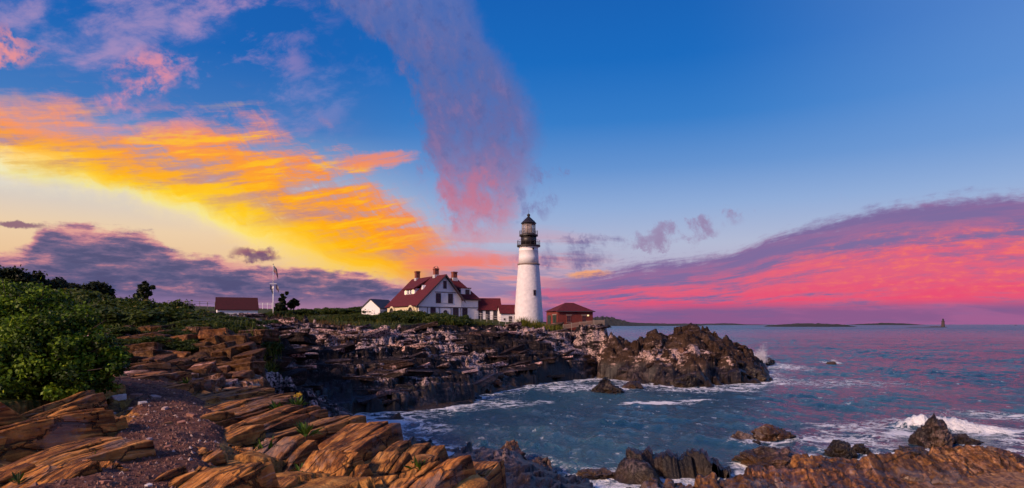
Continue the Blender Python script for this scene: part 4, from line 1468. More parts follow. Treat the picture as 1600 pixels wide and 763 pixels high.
fx, fy, fz = P(427, 495, 120)
pole = empty('flagpole', (fx, fy, fz - 0.1))
tag(pole, 'tall white flagpole with a short yard, beside the shed', 'flagpole')
hp = (495 - 413) * 0.12
MB().tube((0, 0, -0.6), (0, 0, 5.8), 0.105, 10, 0.08).build('lower_mast', M_WHITE, pole, True)
MB().tube((0, 0, 5.4), (0, 0, hp), 0.06, 10, 0.035).build('top_mast', M_WHITE, pole, True)
MB().lathe([(0.02, hp), (0.12, hp + 0.08), (0.02, hp + 0.2)], 10).build('truck', M_TRIM, pole)
MB().tube((-0.62, 0, 6.25), (0.62, 0, 6.25), 0.045, 8).build('yard', M_WHITE, pole)
MB().box(-0.16, 0.16, -0.16, 0.16, 5.35, 5.75).build('doubling_cap', M_WHITE, pole)
for (dx_, z_, L_, H_, dr_, kind, lab) in ((0.06, 9.6, 1.75, 1.2, 1.2, 'striped', 'striped national flag drooping at the top of the flagpole'),
                                          (-0.6, 6.1, 1.35, 1.0, 1.30, 'blue', 'dark blue flag hanging limp from the yard, at its sunset end'),
                                          (0.45, 6.1, 1.3, 0.9, 1.15, 'third', 'small pale and dark flag hanging from the yard, lighthouse side')):
    fo = new_obj('flag', flag_mesh(L_, H_, dr_, int(z_ * 10 + dx_ * 100)), make_flag_mat(kind))
    fo.location = (fx + dx_, fy - 0.05, fz + z_)
    tag(fo, lab, 'flag', 'flags on the flagpole')


# ------------------------------------------------------------------ fences
def fence(name, label, pts, step, h, rails, mat, pr=0.06, picket=0.0):
    """post and rail fence along world points; each post and rail a part"""
    root = empty(name, pts[0])
    tag(root, label, 'fence')
    o = Vector(pts[0])
    post = None
    for (a, b_) in zip(pts[:-1], pts[1:]):
        a, b_ = Vector(a) - o, Vector(b_) - o
        n = max(1, int(round((b_ - a).length / step)))
        for i in range(n + 1):
            p = a.lerp(b_, i / n)
            if post is None:
                post = MB().box(-pr, pr, -pr, pr, -0.6, h + 0.08).build('post', mat, root)
                q = post
            else:
                q = post.copy()
                COL.objects.link(q)
                q.parent = root
            q.location = p
        for z in rails:
            d = b_ - a
            MB().tube(a + Vector((0, 0, z)), b_ + Vector((0, 0, z)), 0.032, 6).build('rail', mat, root)
        if picket:
            k = int((b_ - a).length / picket)
            pk = None
            for i in range(k):
                p = a.lerp(b_, (i + 0.5) / k)
                if pk is None:
                    pk = MB().box(-0.035, 0.035, -0.02, 0.02, 0.05, h - 0.02).build('picket', mat, root)
                    q = pk
                else:
                    q = pk.copy()
                    COL.objects.link(q)
                    q.parent = root
                q.location = p
    return root


fence('rail_fence', 'white post and rail fence running down from the house to the lighthouse', [P(742, 495, 131), P(770, 500.5, 131), P(800, 506.5, 130), P(826, 510.5, 129), P(852, 513.5, 127)], 1.3, 0.95, (0.45, 0.88), M_FENCE, 0.04)
fence('picket_fence', 'grey picket fence below the brick building along the cliff top', [P(880, 515, 125), P(906, 511, 124), P(928, 508.5, 123), P(944, 508.5, 122)], 1.5, 1.0, (0.2, 0.85), M_WOOD, 0.05, 0.16)
fence('rail_fence', 'thin pale railing between the maroon roofed shed and the flagpole', [P(403, 479, 150), P(425, 479, 150)], 1.1, 0.75, (0.4, 0.75), M_WHITE, 0.04)
fence('rail_fence', 'thin pale railing along the hilltop behind the bushes', [P(262, 476, 120), P(300, 476.5, 122), P(336, 478, 125)], 1.6, 0.7, (0.35, 0.7), M_WOOD, 0.04)


# ------------------------------------------------------------------ far coast and islands
M_FAR = simple('distant_wooded_land', (0.018, 0.022, 0.022), 0.95, 0.4, 0.02)
M_FARROCK = simple('distant_rock', (0.05, 0.042, 0.045), 0.95, 0.3, 0.03)


def far_land(name, label, sil, py0, depth, mat, seed, Y=None, rough=0.8):
    """island or coast with a real outline, width and depth; sil: (px, height in picture pixels)"""
    Y = Y or CAMZ * F / (py0 - HZ)
    n = 240
    pxs = np.linspace(sil[0][0], sil[-1][0], n)
    hs = np.interp(pxs, [s_[0] for s_ in sil], [s_[1] for s_ in sil]) * Y / F
    jag = 1 + 0.16 * fbm(pxs * 0.35, np.full(n, seed * 3.1), 4, seed)
    t = np.linspace(-1, 1, 25)
    T, PX = np.meshgrid(t, pxs, indexing='ij')
    prof = np.clip(1 - np.abs(T) ** 2.2, 0, 1)
    edge = np.clip(np.minimum(PX - pxs[0], pxs[-1] - PX) / (pxs[-1] - pxs[0]) * 12, 0, 1) ** 0.5
    X = (PX - 800) / F * Y
    Yv = Y + depth * (0.5 + 0.5 * T * edge) + 0.05 * depth * perlin(PX * 0.1, T * 2, seed + 3)
    Z = (hs * jag)[None, :] * prof * (0.9 + 0.25 * perlin(PX * 0.5, T * 4, seed + 9)) - 0.3
    me = grid_mesh(name, X, Yv, Z)
    o = new_obj(name, me, mat)
    tag(o, label, kind='structure')
    return o


far_land('hills', 'dark wooded coast beyond the brick building', [(924, 10), (935, 15), (958, 15.5), (975, 13), (990, 9), (1004, 5.5), (1040, 4.5), (1080, 3.5), (1120, 1.0)], 509.2, 700, M_FAR, 21, Y=3400)
far_land('hills', 'low far shore on the horizon past the coast', [(1050, 1.5), (1100, 3.0), (1130, 1.5), (1145, 2.6), (1170, 3.2), (1185, 1.6), (1230, 1.0)], 508.6, 1500, M_FAR, 22, Y=6500)
far_land('island', 'long low dark wooded island on the horizon', [(1226, 0.5), (1236, 3.2), (1262, 4.6), (1290, 5.6), (1310, 5.0), (1332, 4.2), (1345, 3.0), (1351, 0.4)], 511, 260, M_FAR, 23)
far_land('island', 'faint rounded island far behind the little tower', [(1370, 0.4), (1392, 2.0), (1420, 3.6), (1440, 2.8), (1462, 0.5)], 508.3, 900, M_FAR, 24, Y=7000)
far_land('islet', 'flat bare ledge carrying the little lighthouse', [(1428, 0.4), (1440, 1.2), (1452, 0.8), (1464, 1.4), (1472, 2.2), (1480, 1.6), (1486, 0.3)], 512.0, 60, M_FARROCK, 25)


def far_tower():
    Y = 1830.0
    x = 1473.5 - 800
    root = empty('ledge_lighthouse', (x / F * Y, Y, 0))
    tag(root, 'tiny dark lighthouse on a bare ledge at the horizon', 'lighthouse')
    k = Y / F
    MB().lathe([(2.7 * k, -1), (2.7 * k, 3.0 * k), (2.3 * k, 3.2 * k), (2.0 * k, 10.0 * k)], 16).build('tower', simple('distant_granite', (0.06, 0.045, 0.05), 0.9), root)
    MB().lathe([(2.5 * k, 9.8 * k), (2.5 * k, 10.3 * k), (1.2 * k, 10.35 * k), (1.2 * k, 12.4 * k), (1.4 * k, 12.5 * k), (0.2 * k, 14.0 * k)], 12).build('lantern', M_DARK, root)


far_tower()
# boat on the horizon
bt_ = empty('boat', (787 / F * 5200, 5200, 0))
tag(bt_, 'speck of a boat on the horizon under the rose cloud', 'boat')
MB().add([(-8, -2, 2.6), (9, 0, 3.4), (-8, 2, 2.6), (-7, -1.4, -0.4), (6.5, 0, -0.4), (-7, 1.4, -0.4)], [(0, 1, 2), (0, 3, 4, 1), (1, 4, 5, 2), (0, 2, 5, 3), (3, 5, 4)]).build('hull', M_DARK, bt_)
MB().box(-5, 0, -1.3, 1.3, 2.5, 5.6).build('cabin', M_WOOD, bt_)

# ------------------------------------------------------------------ rock pieces
def make_slab_mat(name, warm, fs=1.0):
    m, g, b, out = material(name)
    geo = g.node('ShaderNodeNewGeometry')
    oi = g.node('ShaderNodeObjectInfo')
    rnd = E(g, oi.outputs['Random'])
    p = E(g, geo.outputs['Position'])
    z = g.sep(p)[2]
    x, y, zz = g.sep(p)
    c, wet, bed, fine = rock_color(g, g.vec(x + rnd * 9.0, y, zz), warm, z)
    if warm > 0.5:
        # lichen-gold and grey-rose differences from block to block, crusts of ochre
        c = g.blend('MULTIPLY', 1.0, c, g.ramp(rnd, [(0.0, (0.60, 0.60, 0.72)), (0.3, (1.0, 0.92, 0.88)), (0.6, (1.2, 1.0, 0.78)), (0.85, (0.72, 0.68, 0.78)), (1.0, (1.1, 0.9, 0.75))], srgb=False))
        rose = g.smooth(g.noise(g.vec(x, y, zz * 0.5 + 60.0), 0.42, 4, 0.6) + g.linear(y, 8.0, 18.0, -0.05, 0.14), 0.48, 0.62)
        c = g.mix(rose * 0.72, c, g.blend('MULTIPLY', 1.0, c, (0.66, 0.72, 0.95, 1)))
        och = g.smooth(g.noise(p, 1.6, 5, 0.65) - rose * 0.08, 0.55, 0.70)
        c = g.mix(och * 0.65, c, (0.50, 0.24, 0.045, 1))
        vein = g.noise(g.vec((x * 0.92 - y * 0.39) * 15.0 + zz * 6.0, (y * 0.92 + x * 0.39) * 0.55, zz * 10.0), fs, 5, 0.6, 0.3)
        c = g.mix(g.smooth(vein, 0.52, 0.42) * 0.72, c, (0.030, 0.016, 0.010, 1))
        c = g.mix(g.smooth(vein, 0.62, 0.72) * 0.45, c, (0.55, 0.42, 0.33, 1))
        # joints: thin broken lines across the beds, lichen flecks, dull grey weathered skin
        tw = g.vec((x * 0.92 - y * 0.39) * 2.4 + (fine - 0.5) * 0.5, (y * 0.92 + x * 0.39) * 1.1 + (fine - 0.5) * 0.7, zz * 2.0)
        jt = g.smooth(g.voronoi(tw, fs, 'DISTANCE_TO_EDGE'), 0.035, 0.006)
        c = g.mix(jt * 0.8, c, (0.016, 0.010, 0.007, 1))
        skin = g.smooth(g.noise(g.vec(x * 1.3, y * 0.7, zz + 20.0), fs, 6, 0.7), 0.54, 0.64)
        c = g.mix(skin * 0.6, c, (0.20, 0.15, 0.135, 1))
        lich = g.smooth(g.noise(p, 11.0, 4, 0.7), 0.64, 0.70)
        c = g.mix(lich * 0.5, c, (0.45, 0.38, 0.28, 1))
        bed = bed * 0.6 + vein * 0.9 - jt * 0.8
    else:
        c = g.blend('MULTIPLY', 1.0, c, g.ramp(rnd, [(0.0, (0.5, 0.48, 0.5)), (0.5, (1.1, 1.05, 1.0)), (0.8, (1.7, 1.5, 1.4)), (1.0, (2.6, 2.1, 1.9))], srgb=False))
    g.put(b.inputs['Base Color'], c)
    g.put(b.inputs['Roughness'], g.mix(wet, 0.65, 0.34))
    g.put(b.inputs['Specular IOR Level'], g.linear(wet, 0, 1, 0.15, 0.35))
    bn = g.node('ShaderNodeBump')
    bn.inputs['Strength'].default_value = 0.9
    bn.inputs['Distance'].default_value = 0.05 if warm > 0.5 else 0.12
    g.put(bn.inputs['Height'], bed * 1.1 + fine * 0.6)
    m.node_tree.links.new(bn.outputs[0], b.inputs['Normal'])
    return m


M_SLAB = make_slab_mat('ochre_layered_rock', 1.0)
M_WALLROCK = make_slab_mat('rose_brown_rock', 0.2)
M_GREYROCK = make_slab_mat('slate_rock', 0.03)
M_BROWNROCK = make_slab_mat('brown_shore_rock', 0.8, 0.22)


def slab_mesh(W_, L_, H_, seed, nx=46, ny=40, layers=0.085, tiltx=0.0, rough=1.0):
    """block of steeply bedded rock: laminae run along y, each with its own height and broken end"""
    r = np.random.default_rng(seed)
    u = np.sign(np.linspace(-1, 1, nx)) * np.abs(np.linspace(-1, 1, nx)) ** 0.8
    v = np.sign(np.linspace(-1, 1, ny)) * np.abs(np.linspace(-1, 1, ny)) ** 0.75
    Ug, Vg = np.meshgrid(u * 1.06, v * 1.06)
    k = seed * 7.3
    X, Y = Ug * W_ / 2, Vg * L_ / 2
    # broken outline: corners cut, ends ragged lamina by lamina
    lam = X / layers + 0.8 * perlin(Y * 0.7, X * 0.5 + k, 301) + Y * tiltx
    il = np.floor(lam).astype(np.int64)
    hl = (_hash(il, il * 0 + seed, 11) / 4095.0 - 0.5)
    fr = lam - il
    big = np.floor(lam / 4.0).astype(np.int64)
    hb = (_hash(big, big * 0 + seed, 12) / 4095.0 - 0.5)
    lim = 1 - 0.05 * (hl + 0.5) - 0.12 * (hb + 0.5) + 0.08 * perlin(X * 1.5, Y * 0 + k, 302)
    c1, c2 = r.uniform(0.1, 0.5, 2)
    vv = np.abs(Vg + 0.18 * Ug * r.uniform(-1, 1)) / lim
    uu = np.abs(Ug + 0.12 * perlin(Y * 1.2, X * 0 + k, 303))
    edge = np.maximum(uu ** 7 * 1.0, vv ** 9) + np.clip(Ug * c1 + Vg * c2 - 0.42, 0, 1) * 1.2 + np.clip(-Ug * c2 - Vg * c1 - 0.42, 0, 1) * 1.2
    groove = np.minimum(fr, 1 - fr)
    top = H_ * (0.62 + 0.38 * np.sqrt(np.clip(1 - 0.55 * (Ug ** 2) - 0.35 * Vg ** 2, 0.05, 1)))
    Z = top + rough * (0.045 * hl * layers / 0.085 + 0.13 * hb * min(1, H_) - 0.03 * (groove < 0.14) + 0.05 * fbm(X * 2.2, Y * 0.8 + k, 4, 304) + 0.02 * fbm(X * 9, Y * 3 + k, 3, 305))
    # cross joints
    jn, jc = blocks(X * 0.6 + k, Y, 0.9, 0.75, seed % 50 + 20, 0.3)
    Z = Z + rough * (0.07 * jn - 0.06 * jc)
    Z = Z - (H_ + 0.6) * np.clip(edge - 0.55, 0, 1) ** 1.2 * 1.6
    Z = np.maximum(Z, -0.6)
    return grid_mesh('rock_slab', X, Y, Z)


def plank_block(W_, L_, H_, seed, wmin=0.10, wmax=0.42):
    """block of steeply bedded rock as a bundle of long beds: each bed has its own height, broken ends and cross joints"""
    r = random.Random(seed)
    v, f = [], []
    x = -W_ / 2
    prev_off, ends = 0.0, (r.uniform(-.06, .06), r.uniform(-.06, .06))
    sk0, sk1 = r.uniform(-0.25, 0.25), r.uniform(-0.25, 0.25)
    zoff = 0.0
    while x < W_ / 2 - 0.02:
        w = min(r.uniform(wmin, wmax) * (0.3 if r.random() < 0.35 else 1.0), W_ / 2 - x)
        u = (x + w / 2) / (W_ / 2)
        zoff = 0.8 * zoff + r.gauss(0, 0.010) + (r.uniform(-0.10, 0.05) if r.random() < 0.30 else 0)
        crown = -0.10 * H_ * abs(u) ** 4
        y0 = -L_ / 2 * (1 - 0.10 * abs(u) ** 3) + r.gauss(0, 0.03) * L_ * 0.6 + sk0 * u * W_ * 0.4 + (r.uniform(0, 0.22) * L_ if r.random() < 0.22 else 0)
        y1 = L_ / 2 * (1 - 0.10 * abs(u) ** 3) + r.gauss(0, 0.025) * L_ * 0.6 + sk1 * u * W_ * 0.4 - (r.uniform(0, 0.2) * L_ if r.random() < 0.2 else 0)
        cuts = [y0]
        while cuts[-1] < y1 - 0.35:
            cuts.append(cuts[-1] + r.uniform(1.3, 3.5))
        cuts[-1] = y1
        if len(cuts) < 2:
            cuts = [y0, y1]
        step = 0.0
        for a, b in zip(cuts[:-1], cuts[1:]):
            a2, b2 = a + r.uniform(0.001, 0.006), b - r.uniform(0.001, 0.006)
            step += r.gauss(0, 0.014)
            n = max(2, int((b2 - a2) / 0.16))
            ch = min(0.014, w * 0.2) * r.uniform(0.4, 1.3)
            gap = r.uniform(0.0, 0.003)
            base = len(v)
            slant = r.uniform(-0.25, 0.25)
            for k in range(n + 1):
                t = k / n
                y = a2 + (b2 - a2) * t
                vv = y / (L_ / 2)
                ends_ = -(0.02 if k in (0, n) else 0)
                q = Vector((x * 2.3 + seed * 5.1, y * 1.7, seed))
                q2 = Vector((x * 1.1 + seed * 5.1, y * 0.9, seed))
                z = H_ + zoff + crown + step + ends_ + 0.10 * mnoise.noise(q2 * 0.8) + 0.02 * mnoise.noise(q * 1.9)
                wob = 0.03 * mnoise.noise(Vector((y * 1.1, seed * 3.3, 0)))
                xl, xr = x + gap + wob, x + w - gap + wob
                tw = 0.02 * mnoise.noise(Vector((x * 3, y * 2.1, seed + 9)))
                ys = y + slant * 0
                v += [(xl, ys, -0.7), (xl, ys, z - ch + tw), (xl + ch, ys, z + tw), (xr - ch, ys, z - tw), (xr, ys, z - ch - tw), (xr, ys, -0.7)]
            for k in range(n):
                o = base + k * 6
                for j in range(5):
                    f.append((o + j, o + j + 6, o + j + 7, o + j + 1))
            f.append(tuple(base + j for j in range(6)))
            f.append(tuple(base + n * 6 + j for j in range(5, -1, -1)))
        x += w
    me = bpy.data.meshes.new('rock_slab')
    me.from_pydata(v, [], f)
    me.update()
    return me


def put_slab(parent, px0, px1, py0, py1, zf, zb, seed, mat=None, yaw=None, Hh=0.45, name='rock_slab', over=1.0, planks=False, **kw):
    """slab whose top is seen between those columns and rows; zf/zb: heights of its front and back edges"""
    Yf = (CAMZ - zf) * F / (py1 - HZ)
    Yb = (CAMZ - zb) * F / (py0 - HZ)
    Ym = (Yf + Yb) / 2
    x = ((px0 + px1) / 2 - 800) / F * Ym
    W_ = (px1 - px0) / F * Ym * over
    L_ = max((Yb - Yf) * over, W_ * 0.5)
    ext = 0.55 if planks else 0.0           # the foot of each block runs on into the ground
    me = plank_block(W_, L_ + ext, Hh, seed, **kw) if planks else slab_mesh(W_, L_, Hh, seed, **kw)
    o = new_obj(name, me, mat or M_SLAB, parent)
    tilt = math.atan2(zb - zf, max(Yb - Yf, 0.3))
    o.location = (x, Ym - ext / 2 * math.cos(tilt), (zf + zb) / 2 - Hh - ext / 2 * math.sin(tilt))
    o.rotation_euler = (tilt, 0, yaw if yaw is not None else 0.0)
    return o


ledge = empty('rock_ledge', (-3.0, 9.0, 7.0))
tag(ledge, 'ochre and rose layered rock ledge beside the footpath in front', kind='structure')
ledge_inv = Vector((-ledge.location.x, -ledge.location.y, -ledge.location.z))
SLABS = [
    # left of the path
    (-20, 58, 634, 704, 7.55, 7.75, 0.5), (-30, 24, 662, 705, 7.5, 7.6, 0.3), (70, 166, 648, 682, 7.42, 7.55, 0.3), (38, 200, 680, 732, 7.40, 7.55, 0.3),
    (128, 224, 694, 734, 7.42, 7.62, 0.45), (-40, 140, 716, 763, 7.35, 7.5, 0.35), (50, 98, 634, 662, 7.45, 7.6, 0.3), (88, 128, 608, 642, 7.55, 7.75, 0.45),
    (-60, 40, 612, 640, 7.6, 7.9, 0.5), (100, 150, 668, 690, 7.38, 7.42, 0.2),
    # flat treads across and right of the path
    (278, 372, 604, 634, 7.22, 7.30, 0.35), (308, 374, 616, 648, 7.26, 7.38, 0.40), (338, 412, 619, 660, 7.24, 7.40, 0.40), (252, 332, 640, 668, 7.22, 7.30, 0.25),
    (186, 252, 655, 673, 7.34, 7.38, 0.15), (222, 262, 600, 618, 7.35, 7.42, 0.25), (238, 296, 588, 610, 7.30, 7.45, 0.35), (196, 250, 578, 600, 7.42, 7.55, 0.3), (180, 232, 564, 584, 7.55, 7.7, 0.3),
    (255, 344, 688, 724, 7.26, 7.42, 0.35), (298, 394, 691, 732, 7.30, 7.58, 0.55), (172, 404, 722, 790, 7.24, 7.42, 0.40), (360, 408, 728, 775, 7.10, 7.30, 0.35),
    # raised blocks of the rim
    (364, 442, 655, 700, 7.12, 7.50, 0.6), (398, 486, 664, 738, 6.95, 7.42, 0.6), (484, 600, 676, 752, 6.95, 7.42, 0.75), (430, 500, 728, 790, 6.80, 7.05, 0.4),
    (380, 470, 745, 810, 6.9, 7.1, 0.4), (560, 640, 724, 785, 6.85, 7.12, 0.5), (584, 688, 684, 734, 7.02, 7.32, 0.6), (636, 716, 706, 780, 6.92, 7.22, 0.7), (682, 748, 700, 790, 6.90, 7.16, 0.7),
    (404, 470, 632, 668, 7.18, 7.34, 0.45), (450, 530, 640, 680, 7.14, 7.32, 0.45), (520, 606, 656, 692, 7.12, 7.28, 0.45), (596, 690, 676, 706, 7.06, 7.22, 0.45),
    (372, 430, 612, 640, 7.20, 7.30, 0.4), (500, 590, 750, 810, 6.75, 6.95, 0.4), (330, 380, 656, 690, 7.2, 7.34, 0.3), (440, 492, 700, 742, 6.8, 7.0, 0.35),
]
for i, (a, b_, c_, d_, zf, zb, hh) in enumerate(SLABS):
    zf = zf - 0.05
    o = put_slab(ledge, a, b_, c_, d_, zf, zb, 100 + i, yaw=math.radians(-30 + 14 * ((i * 37) % 10) / 10.0), Hh=hh, planks=True)
    o.rotation_euler[1] = math.radians(-9 + 9 * ((i * 53) % 7) / 7.0)
    o.location = o.location + ledge_inv


def block_mesh(seed, n=5):
    """angular joint block about 1 m across: jittered box with bevelled broken edges"""
    r = random.Random(seed)
    bm = bmesh.new()
    bmesh.ops.create_cube(bm, size=1.0)
    for v in bm.verts:
        v.co += Vector((r.uniform(-.16, .16), r.uniform(-.16, .16), r.uniform(-.13, .13)))
    bmesh.ops.bevel(bm, geom=bm.edges[:], offset=0.07, offset_type='OFFSET', segments=1, affect='EDGES', profile=0.5)
    bmesh.ops.subdivide_edges(bm, edges=[e for e in bm.edges if e.calc_length() > 0.4], cuts=2, use_grid_fill=True)
    for v in bm.verts:
        p = v.co * 2.6 + Vector((seed, 0, 0))
        v.co += v.normal * (0.06 * mnoise.noise(p) + 0.035 * mnoise.noise(p * 2.7)) if v.normal.length > 0 else Vector()
        v.co.z += 0.03 * math.floor(v.co.x * 5 + mnoise.noise(p) * 2) / 5
    bmesh.ops.triangulate(bm, faces=[f for f in bm.faces if len(f.verts) > 4])
    me = bpy.data.meshes.new('rock')
    bm.to_mesh(me)
    bm.free()
    return me


BLOCKS = [block_mesh(s_) for s_ in range(14)]
WALL_BLOCKS = [b_.copy() for b_ in BLOCKS]
for b_ in BLOCKS:
    b_.materials.append(M_GREYROCK)
for b_ in WALL_BLOCKS:
    b_.materials.append(M_WALLROCK)
rnd = random.Random(5)

# the low cliff behind the path, block by block
wall_root = empty('rock_wall', P(280, 590, 28))
tag(wall_root, 'low cliff of jointed rose and brown blocks behind the path', kind='structure')
winv = -wall_root.location

def hit(px, py, y0=20.0, y1=60.0):
    """where the line of sight through that place meets the land"""
    Y = np.arange(y0, y1, 0.08)
    x = (px - 800) / F * Y
    h = terrain(x, Y)[0]
    z = CAMZ - (py - HZ) / F * Y
    k = np.argmax(h >= z) if (h >= z).any() else len(Y) - 1
    return (x[k], Y[k], z[k])


for ri, py in enumerate((600, 590, 579, 568, 557, 546, 535, 525, 517)):
    px = 178 + (ri % 2) * 9 + max(0, ri - 5) * 14
    hi_px = 392 - (ri % 2) * 6
    while px < hi_px:
        wpx = rnd.uniform(16, 44)
        pyj = py + rnd.uniform(-3, 3)
        if rnd.random() < 0.10 or (ri == 8 and rnd.random() < 0.5) or (ri == 0 and px > 350):
            px += wpx
            continue
        hx, hy, hz = hit(px + wpx / 2, pyj)
        hy = min(hy, 31.5)
        o = new_obj('rock', rnd.choice(WALL_BLOCKS), None, wall_root)
        o.location = Vector(P(px + wpx / 2, pyj, hy + 0.1)) + winv
        o.scale = (wpx * hy / F * 1.1, rnd.uniform(0.7, 1.2), 11.5 * hy / F * rnd.uniform(0.9, 1.9))
        o.rotation_euler = (rnd.uniform(-.12, .2), rnd.uniform(-.2, .1), rnd.uniform(-.3, .3))
        px += wpx * rnd.uniform(0.85, 1.05)

# blocks broken off along the benches of the headland
def land_h(x, y):
    return terrain(np.array(x, float), np.array(y, float))


cand = []
while len(cand) < 1500:
    px = rnd.uniform(392, 950)
    y = rnd.uniform(56, 128)
    cand.append(((px - 800) / F * y, y))
ch, cv, _, _ = land_h([c[0] for c in cand], [c[1] for c in cand])
n_rock = 0
for (x, y), h, v in zip(cand, ch, cv):
    if h < 0.5 or v > 0.55 or n_rock >= 230:
        continue
    o = new_obj('rock', rnd.choice(BLOCKS), None, land)
    s_ = rnd.uniform(0.5, 1.25) * (1.5 if rnd.random() < 0.2 else 1.0)
    o.scale = (s_ * rnd.uniform(1.8, 4.2), s_ * rnd.uniform(0.7, 1.1), s_ * rnd.uniform(0.4, 0.65))
    o.location = (x, y, h + 0.06 * s_)
    o.rotation_euler = (rnd.uniform(-.2, .2), rnd.uniform(-.3, .1), math.radians(28) + rnd.uniform(-.4, .4))
    n_rock += 1
# blocks on the outcrop off the point
cand = [(rnd.uniform(16, 52), rnd.uniform(96, 126)) for _ in range(500)]
ch, cv, _, _ = land_h([c[0] for c in cand], [c[1] for c in cand])
n_rock = 0
for (x, y), h in zip(cand, ch):
    if h < 0.6 or n_rock >= 60:
        continue
    o = new_obj('rock', rnd.choice(BLOCKS), None, land)
    s_ = rnd.uniform(0.5, 1.3)
    o.scale = (s_ * rnd.uniform(0.8, 1.8), s_ * rnd.uniform(0.8, 1.2), s_ * rnd.uniform(0.5, 0.9))
    o.location = (x, y, h - 0.15 * s_)
    o.rotation_euler = (rnd.uniform(-.4, .4), rnd.uniform(-.5, .3), rnd.uniform(0, 3))
    n_rock += 1

# brown shelf along the near shore, lower right
shelf = empty('shore_shelf', (20, 36, 0.5))
tag(shelf, 'brown wave worn rock shelf along the near shore', kind='structure')
sinv = -shelf.location
SHELF = [  # px0, px1, py0, py1, front z, back z, height, yaw
    (1250, 1420, 708, 775, 0.9, 1.5, 1.2, -15), (1360, 1500, 702, 760, 1.1, 1.9, 1.3, -25), (1470, 1592, 690, 750, 1.0, 2.2, 1.5, -20), (1180, 1330, 725, 790, 0.8, 1.3, 1.1, -10),
    (1090, 1230, 740, 800, 0.6, 1.1, 1.0, -12), (1400, 1560, 735, 800, 0.8, 1.3, 1.0, -15), (1540, 1660, 715, 790, 0.5, 1.3, 1.1, -30), (1300, 1430, 740, 800, 0.8, 1.2, 0.9, 8),
    (1010, 1120, 752, 800, 0.4, 0.8, 0.9, 0), (1440, 1530, 708, 740, 1.3, 1.9, 1.2, 10), (1560, 1600, 700, 730, 0.3, 0.8, 0.8, 0),
]
for i, (a, b_, c_, d_, zf, zb, hh, yw) in enumerate(SHELF):
    o = put_slab(shelf, a, b_, c_, d_, zf, zb, 300 + i, mat=M_BROWNROCK, yaw=math.radians(yw), Hh=hh, layers=0.42, rough=1.7, nx=72, ny=54)
    o.location = o.location + sinv + Vector((0, 0, 0.12))


def crag_mesh(seed, spike=0.0, n=5, facet=0.35):
    """sea-worn rock: subdivided ball cut by planes into facets, roughened; flat-bottomed, about 1 m radius"""
    r = random.Random(seed)
    bm = bmesh.new()
    bmesh.ops.create_icosphere(bm, subdivisions=n, radius=1.0)
    planes = []
    for _ in range(16):
        d = Vector((r.gauss(0, 1), r.gauss(0, 1), r.gauss(0.2, 0.8))).normalized()
        planes.append((d, r.uniform(0.55, 0.88)))
    for v in bm.verts:
        p = v.co.copy()
        for d, k in planes:
            s_ = p.dot(d)
            if s_ > k:
                p -= d * (s_ - k) * 0.92
        q = v.co * 2.2 + Vector((seed * 3.7, 0, 0))
        p += v.co * (0.20 * mnoise.noise(q) + 0.13 * mnoise.noise(q * 2.3) + 0.08 * mnoise.noise(q * 5.1) + 0.04 * mnoise.noise(q * 11))
        strat = math.sin((p.x * 9 + p.z * 3) + 2 * mnoise.noise(q))
        p += v.co * 0.03 * strat
        if spike and p.z > 0:
            p.z *= 1 + spike * max(0, 1 - 1.3 * math.hypot(p.x - 0.1, p.y)) 
        p.z = max(p.z, -0.5)
        v.co = p
    me = bpy.data.meshes.new('sea_rock')
    bm.to_mesh(me)
    bm.free()
    return me


def sea_rock(px, py, rx, ry, h, seed, label, spike=0.0, mat=None, yaw=0.0, group=None):
    x, y, _ = W(px, py)
    o = new_obj('sea_rock', crag_mesh(seed, spike), mat or M_GREYROCK)
    k = y / F
    o.scale = (rx * k, ry, h)
    o.location = (x, y, 0.0)
    o.rotation_euler = (0, 0, yaw)
    tag(o, label, 'rock', group or 'rocks standing in the sea')
    return o


sea_rock(1458, 697, 30, 1.5, 2.1, 41, 'tall pointed black rock with surf breaking behind it', 0.25, M_GREYROCK)
sea_rock(1497, 692, 32, 1.4, 0.8, 42, 'low black rock leaning against the tall pointed rock in the surf', 0.0)
sea_rock(1205, 684, 40, 1.3, 0.85, 43, 'weedy brown humped rock just above the water in the bay', 0.2, M_BROWNROCK)
sea_rock(1157, 684, 20, 0.9, 0.5, 44, 'small weedy rock beside the humped rock in the bay', 0.0, M_BROWNROCK)
sea_rock(1180, 694, 10, 0.6, 0.3, 45, 'tiny dark rock awash in front of the humped weedy rock', 0.0)
sea_rock(948, 612, 30, 2.4, 1.6, 46, 'dark rock apart in the water between the cliff and the outcrop', 0.3)
sea_rock(988, 607, 18, 1.8, 1.1, 47, 'small dark rock against the foot of the outcrop', 0.0)
sea_rock(1075, 604, 28, 2.2, 2.2, 48, 'rounded dark boulder at the foot of the outcrop', 0.0)
sea_rock(1160, 594, 30, 4.0, 2.6, 49, 'wet dark boulder below the seaward end of the outcrop', 0.0)
sea_rock(1190, 570, 22, 5.0, 1.8, 50, 'low wet rock at the very tip of the outcrop', 0.0)
sea_rock(1200, 722, 62, 2.6, 1.25, 51, 'broad black rock in front of the weedy rocks, edge of the brown shelf', 0.1)
sea_rock(1310, 712, 26, 1.3, 0.9, 52, 'dark boulder at the water edge of the brown shelf', 0.2)
sea_rock(1345, 707, 18, 1.0, 0.7, 53, 'smaller dark boulder beside another at the shelf edge, nearer the tall pointed rock', 0.1)
sea_rock(1420, 709, 30, 1.4, 0.6, 54, 'low dark rock between the shelf and the tall pointed rock', 0.0)
sea_rock(930, 745, 34, 1.0, 0.45, 55, 'flat dark rock barely above the water at the bottom edge', 0.0)
sea_rock(520, 652, 34, 2.2, 1.3, 56, 'dark rock at the head of the cove below the ledge rim', 0.2)
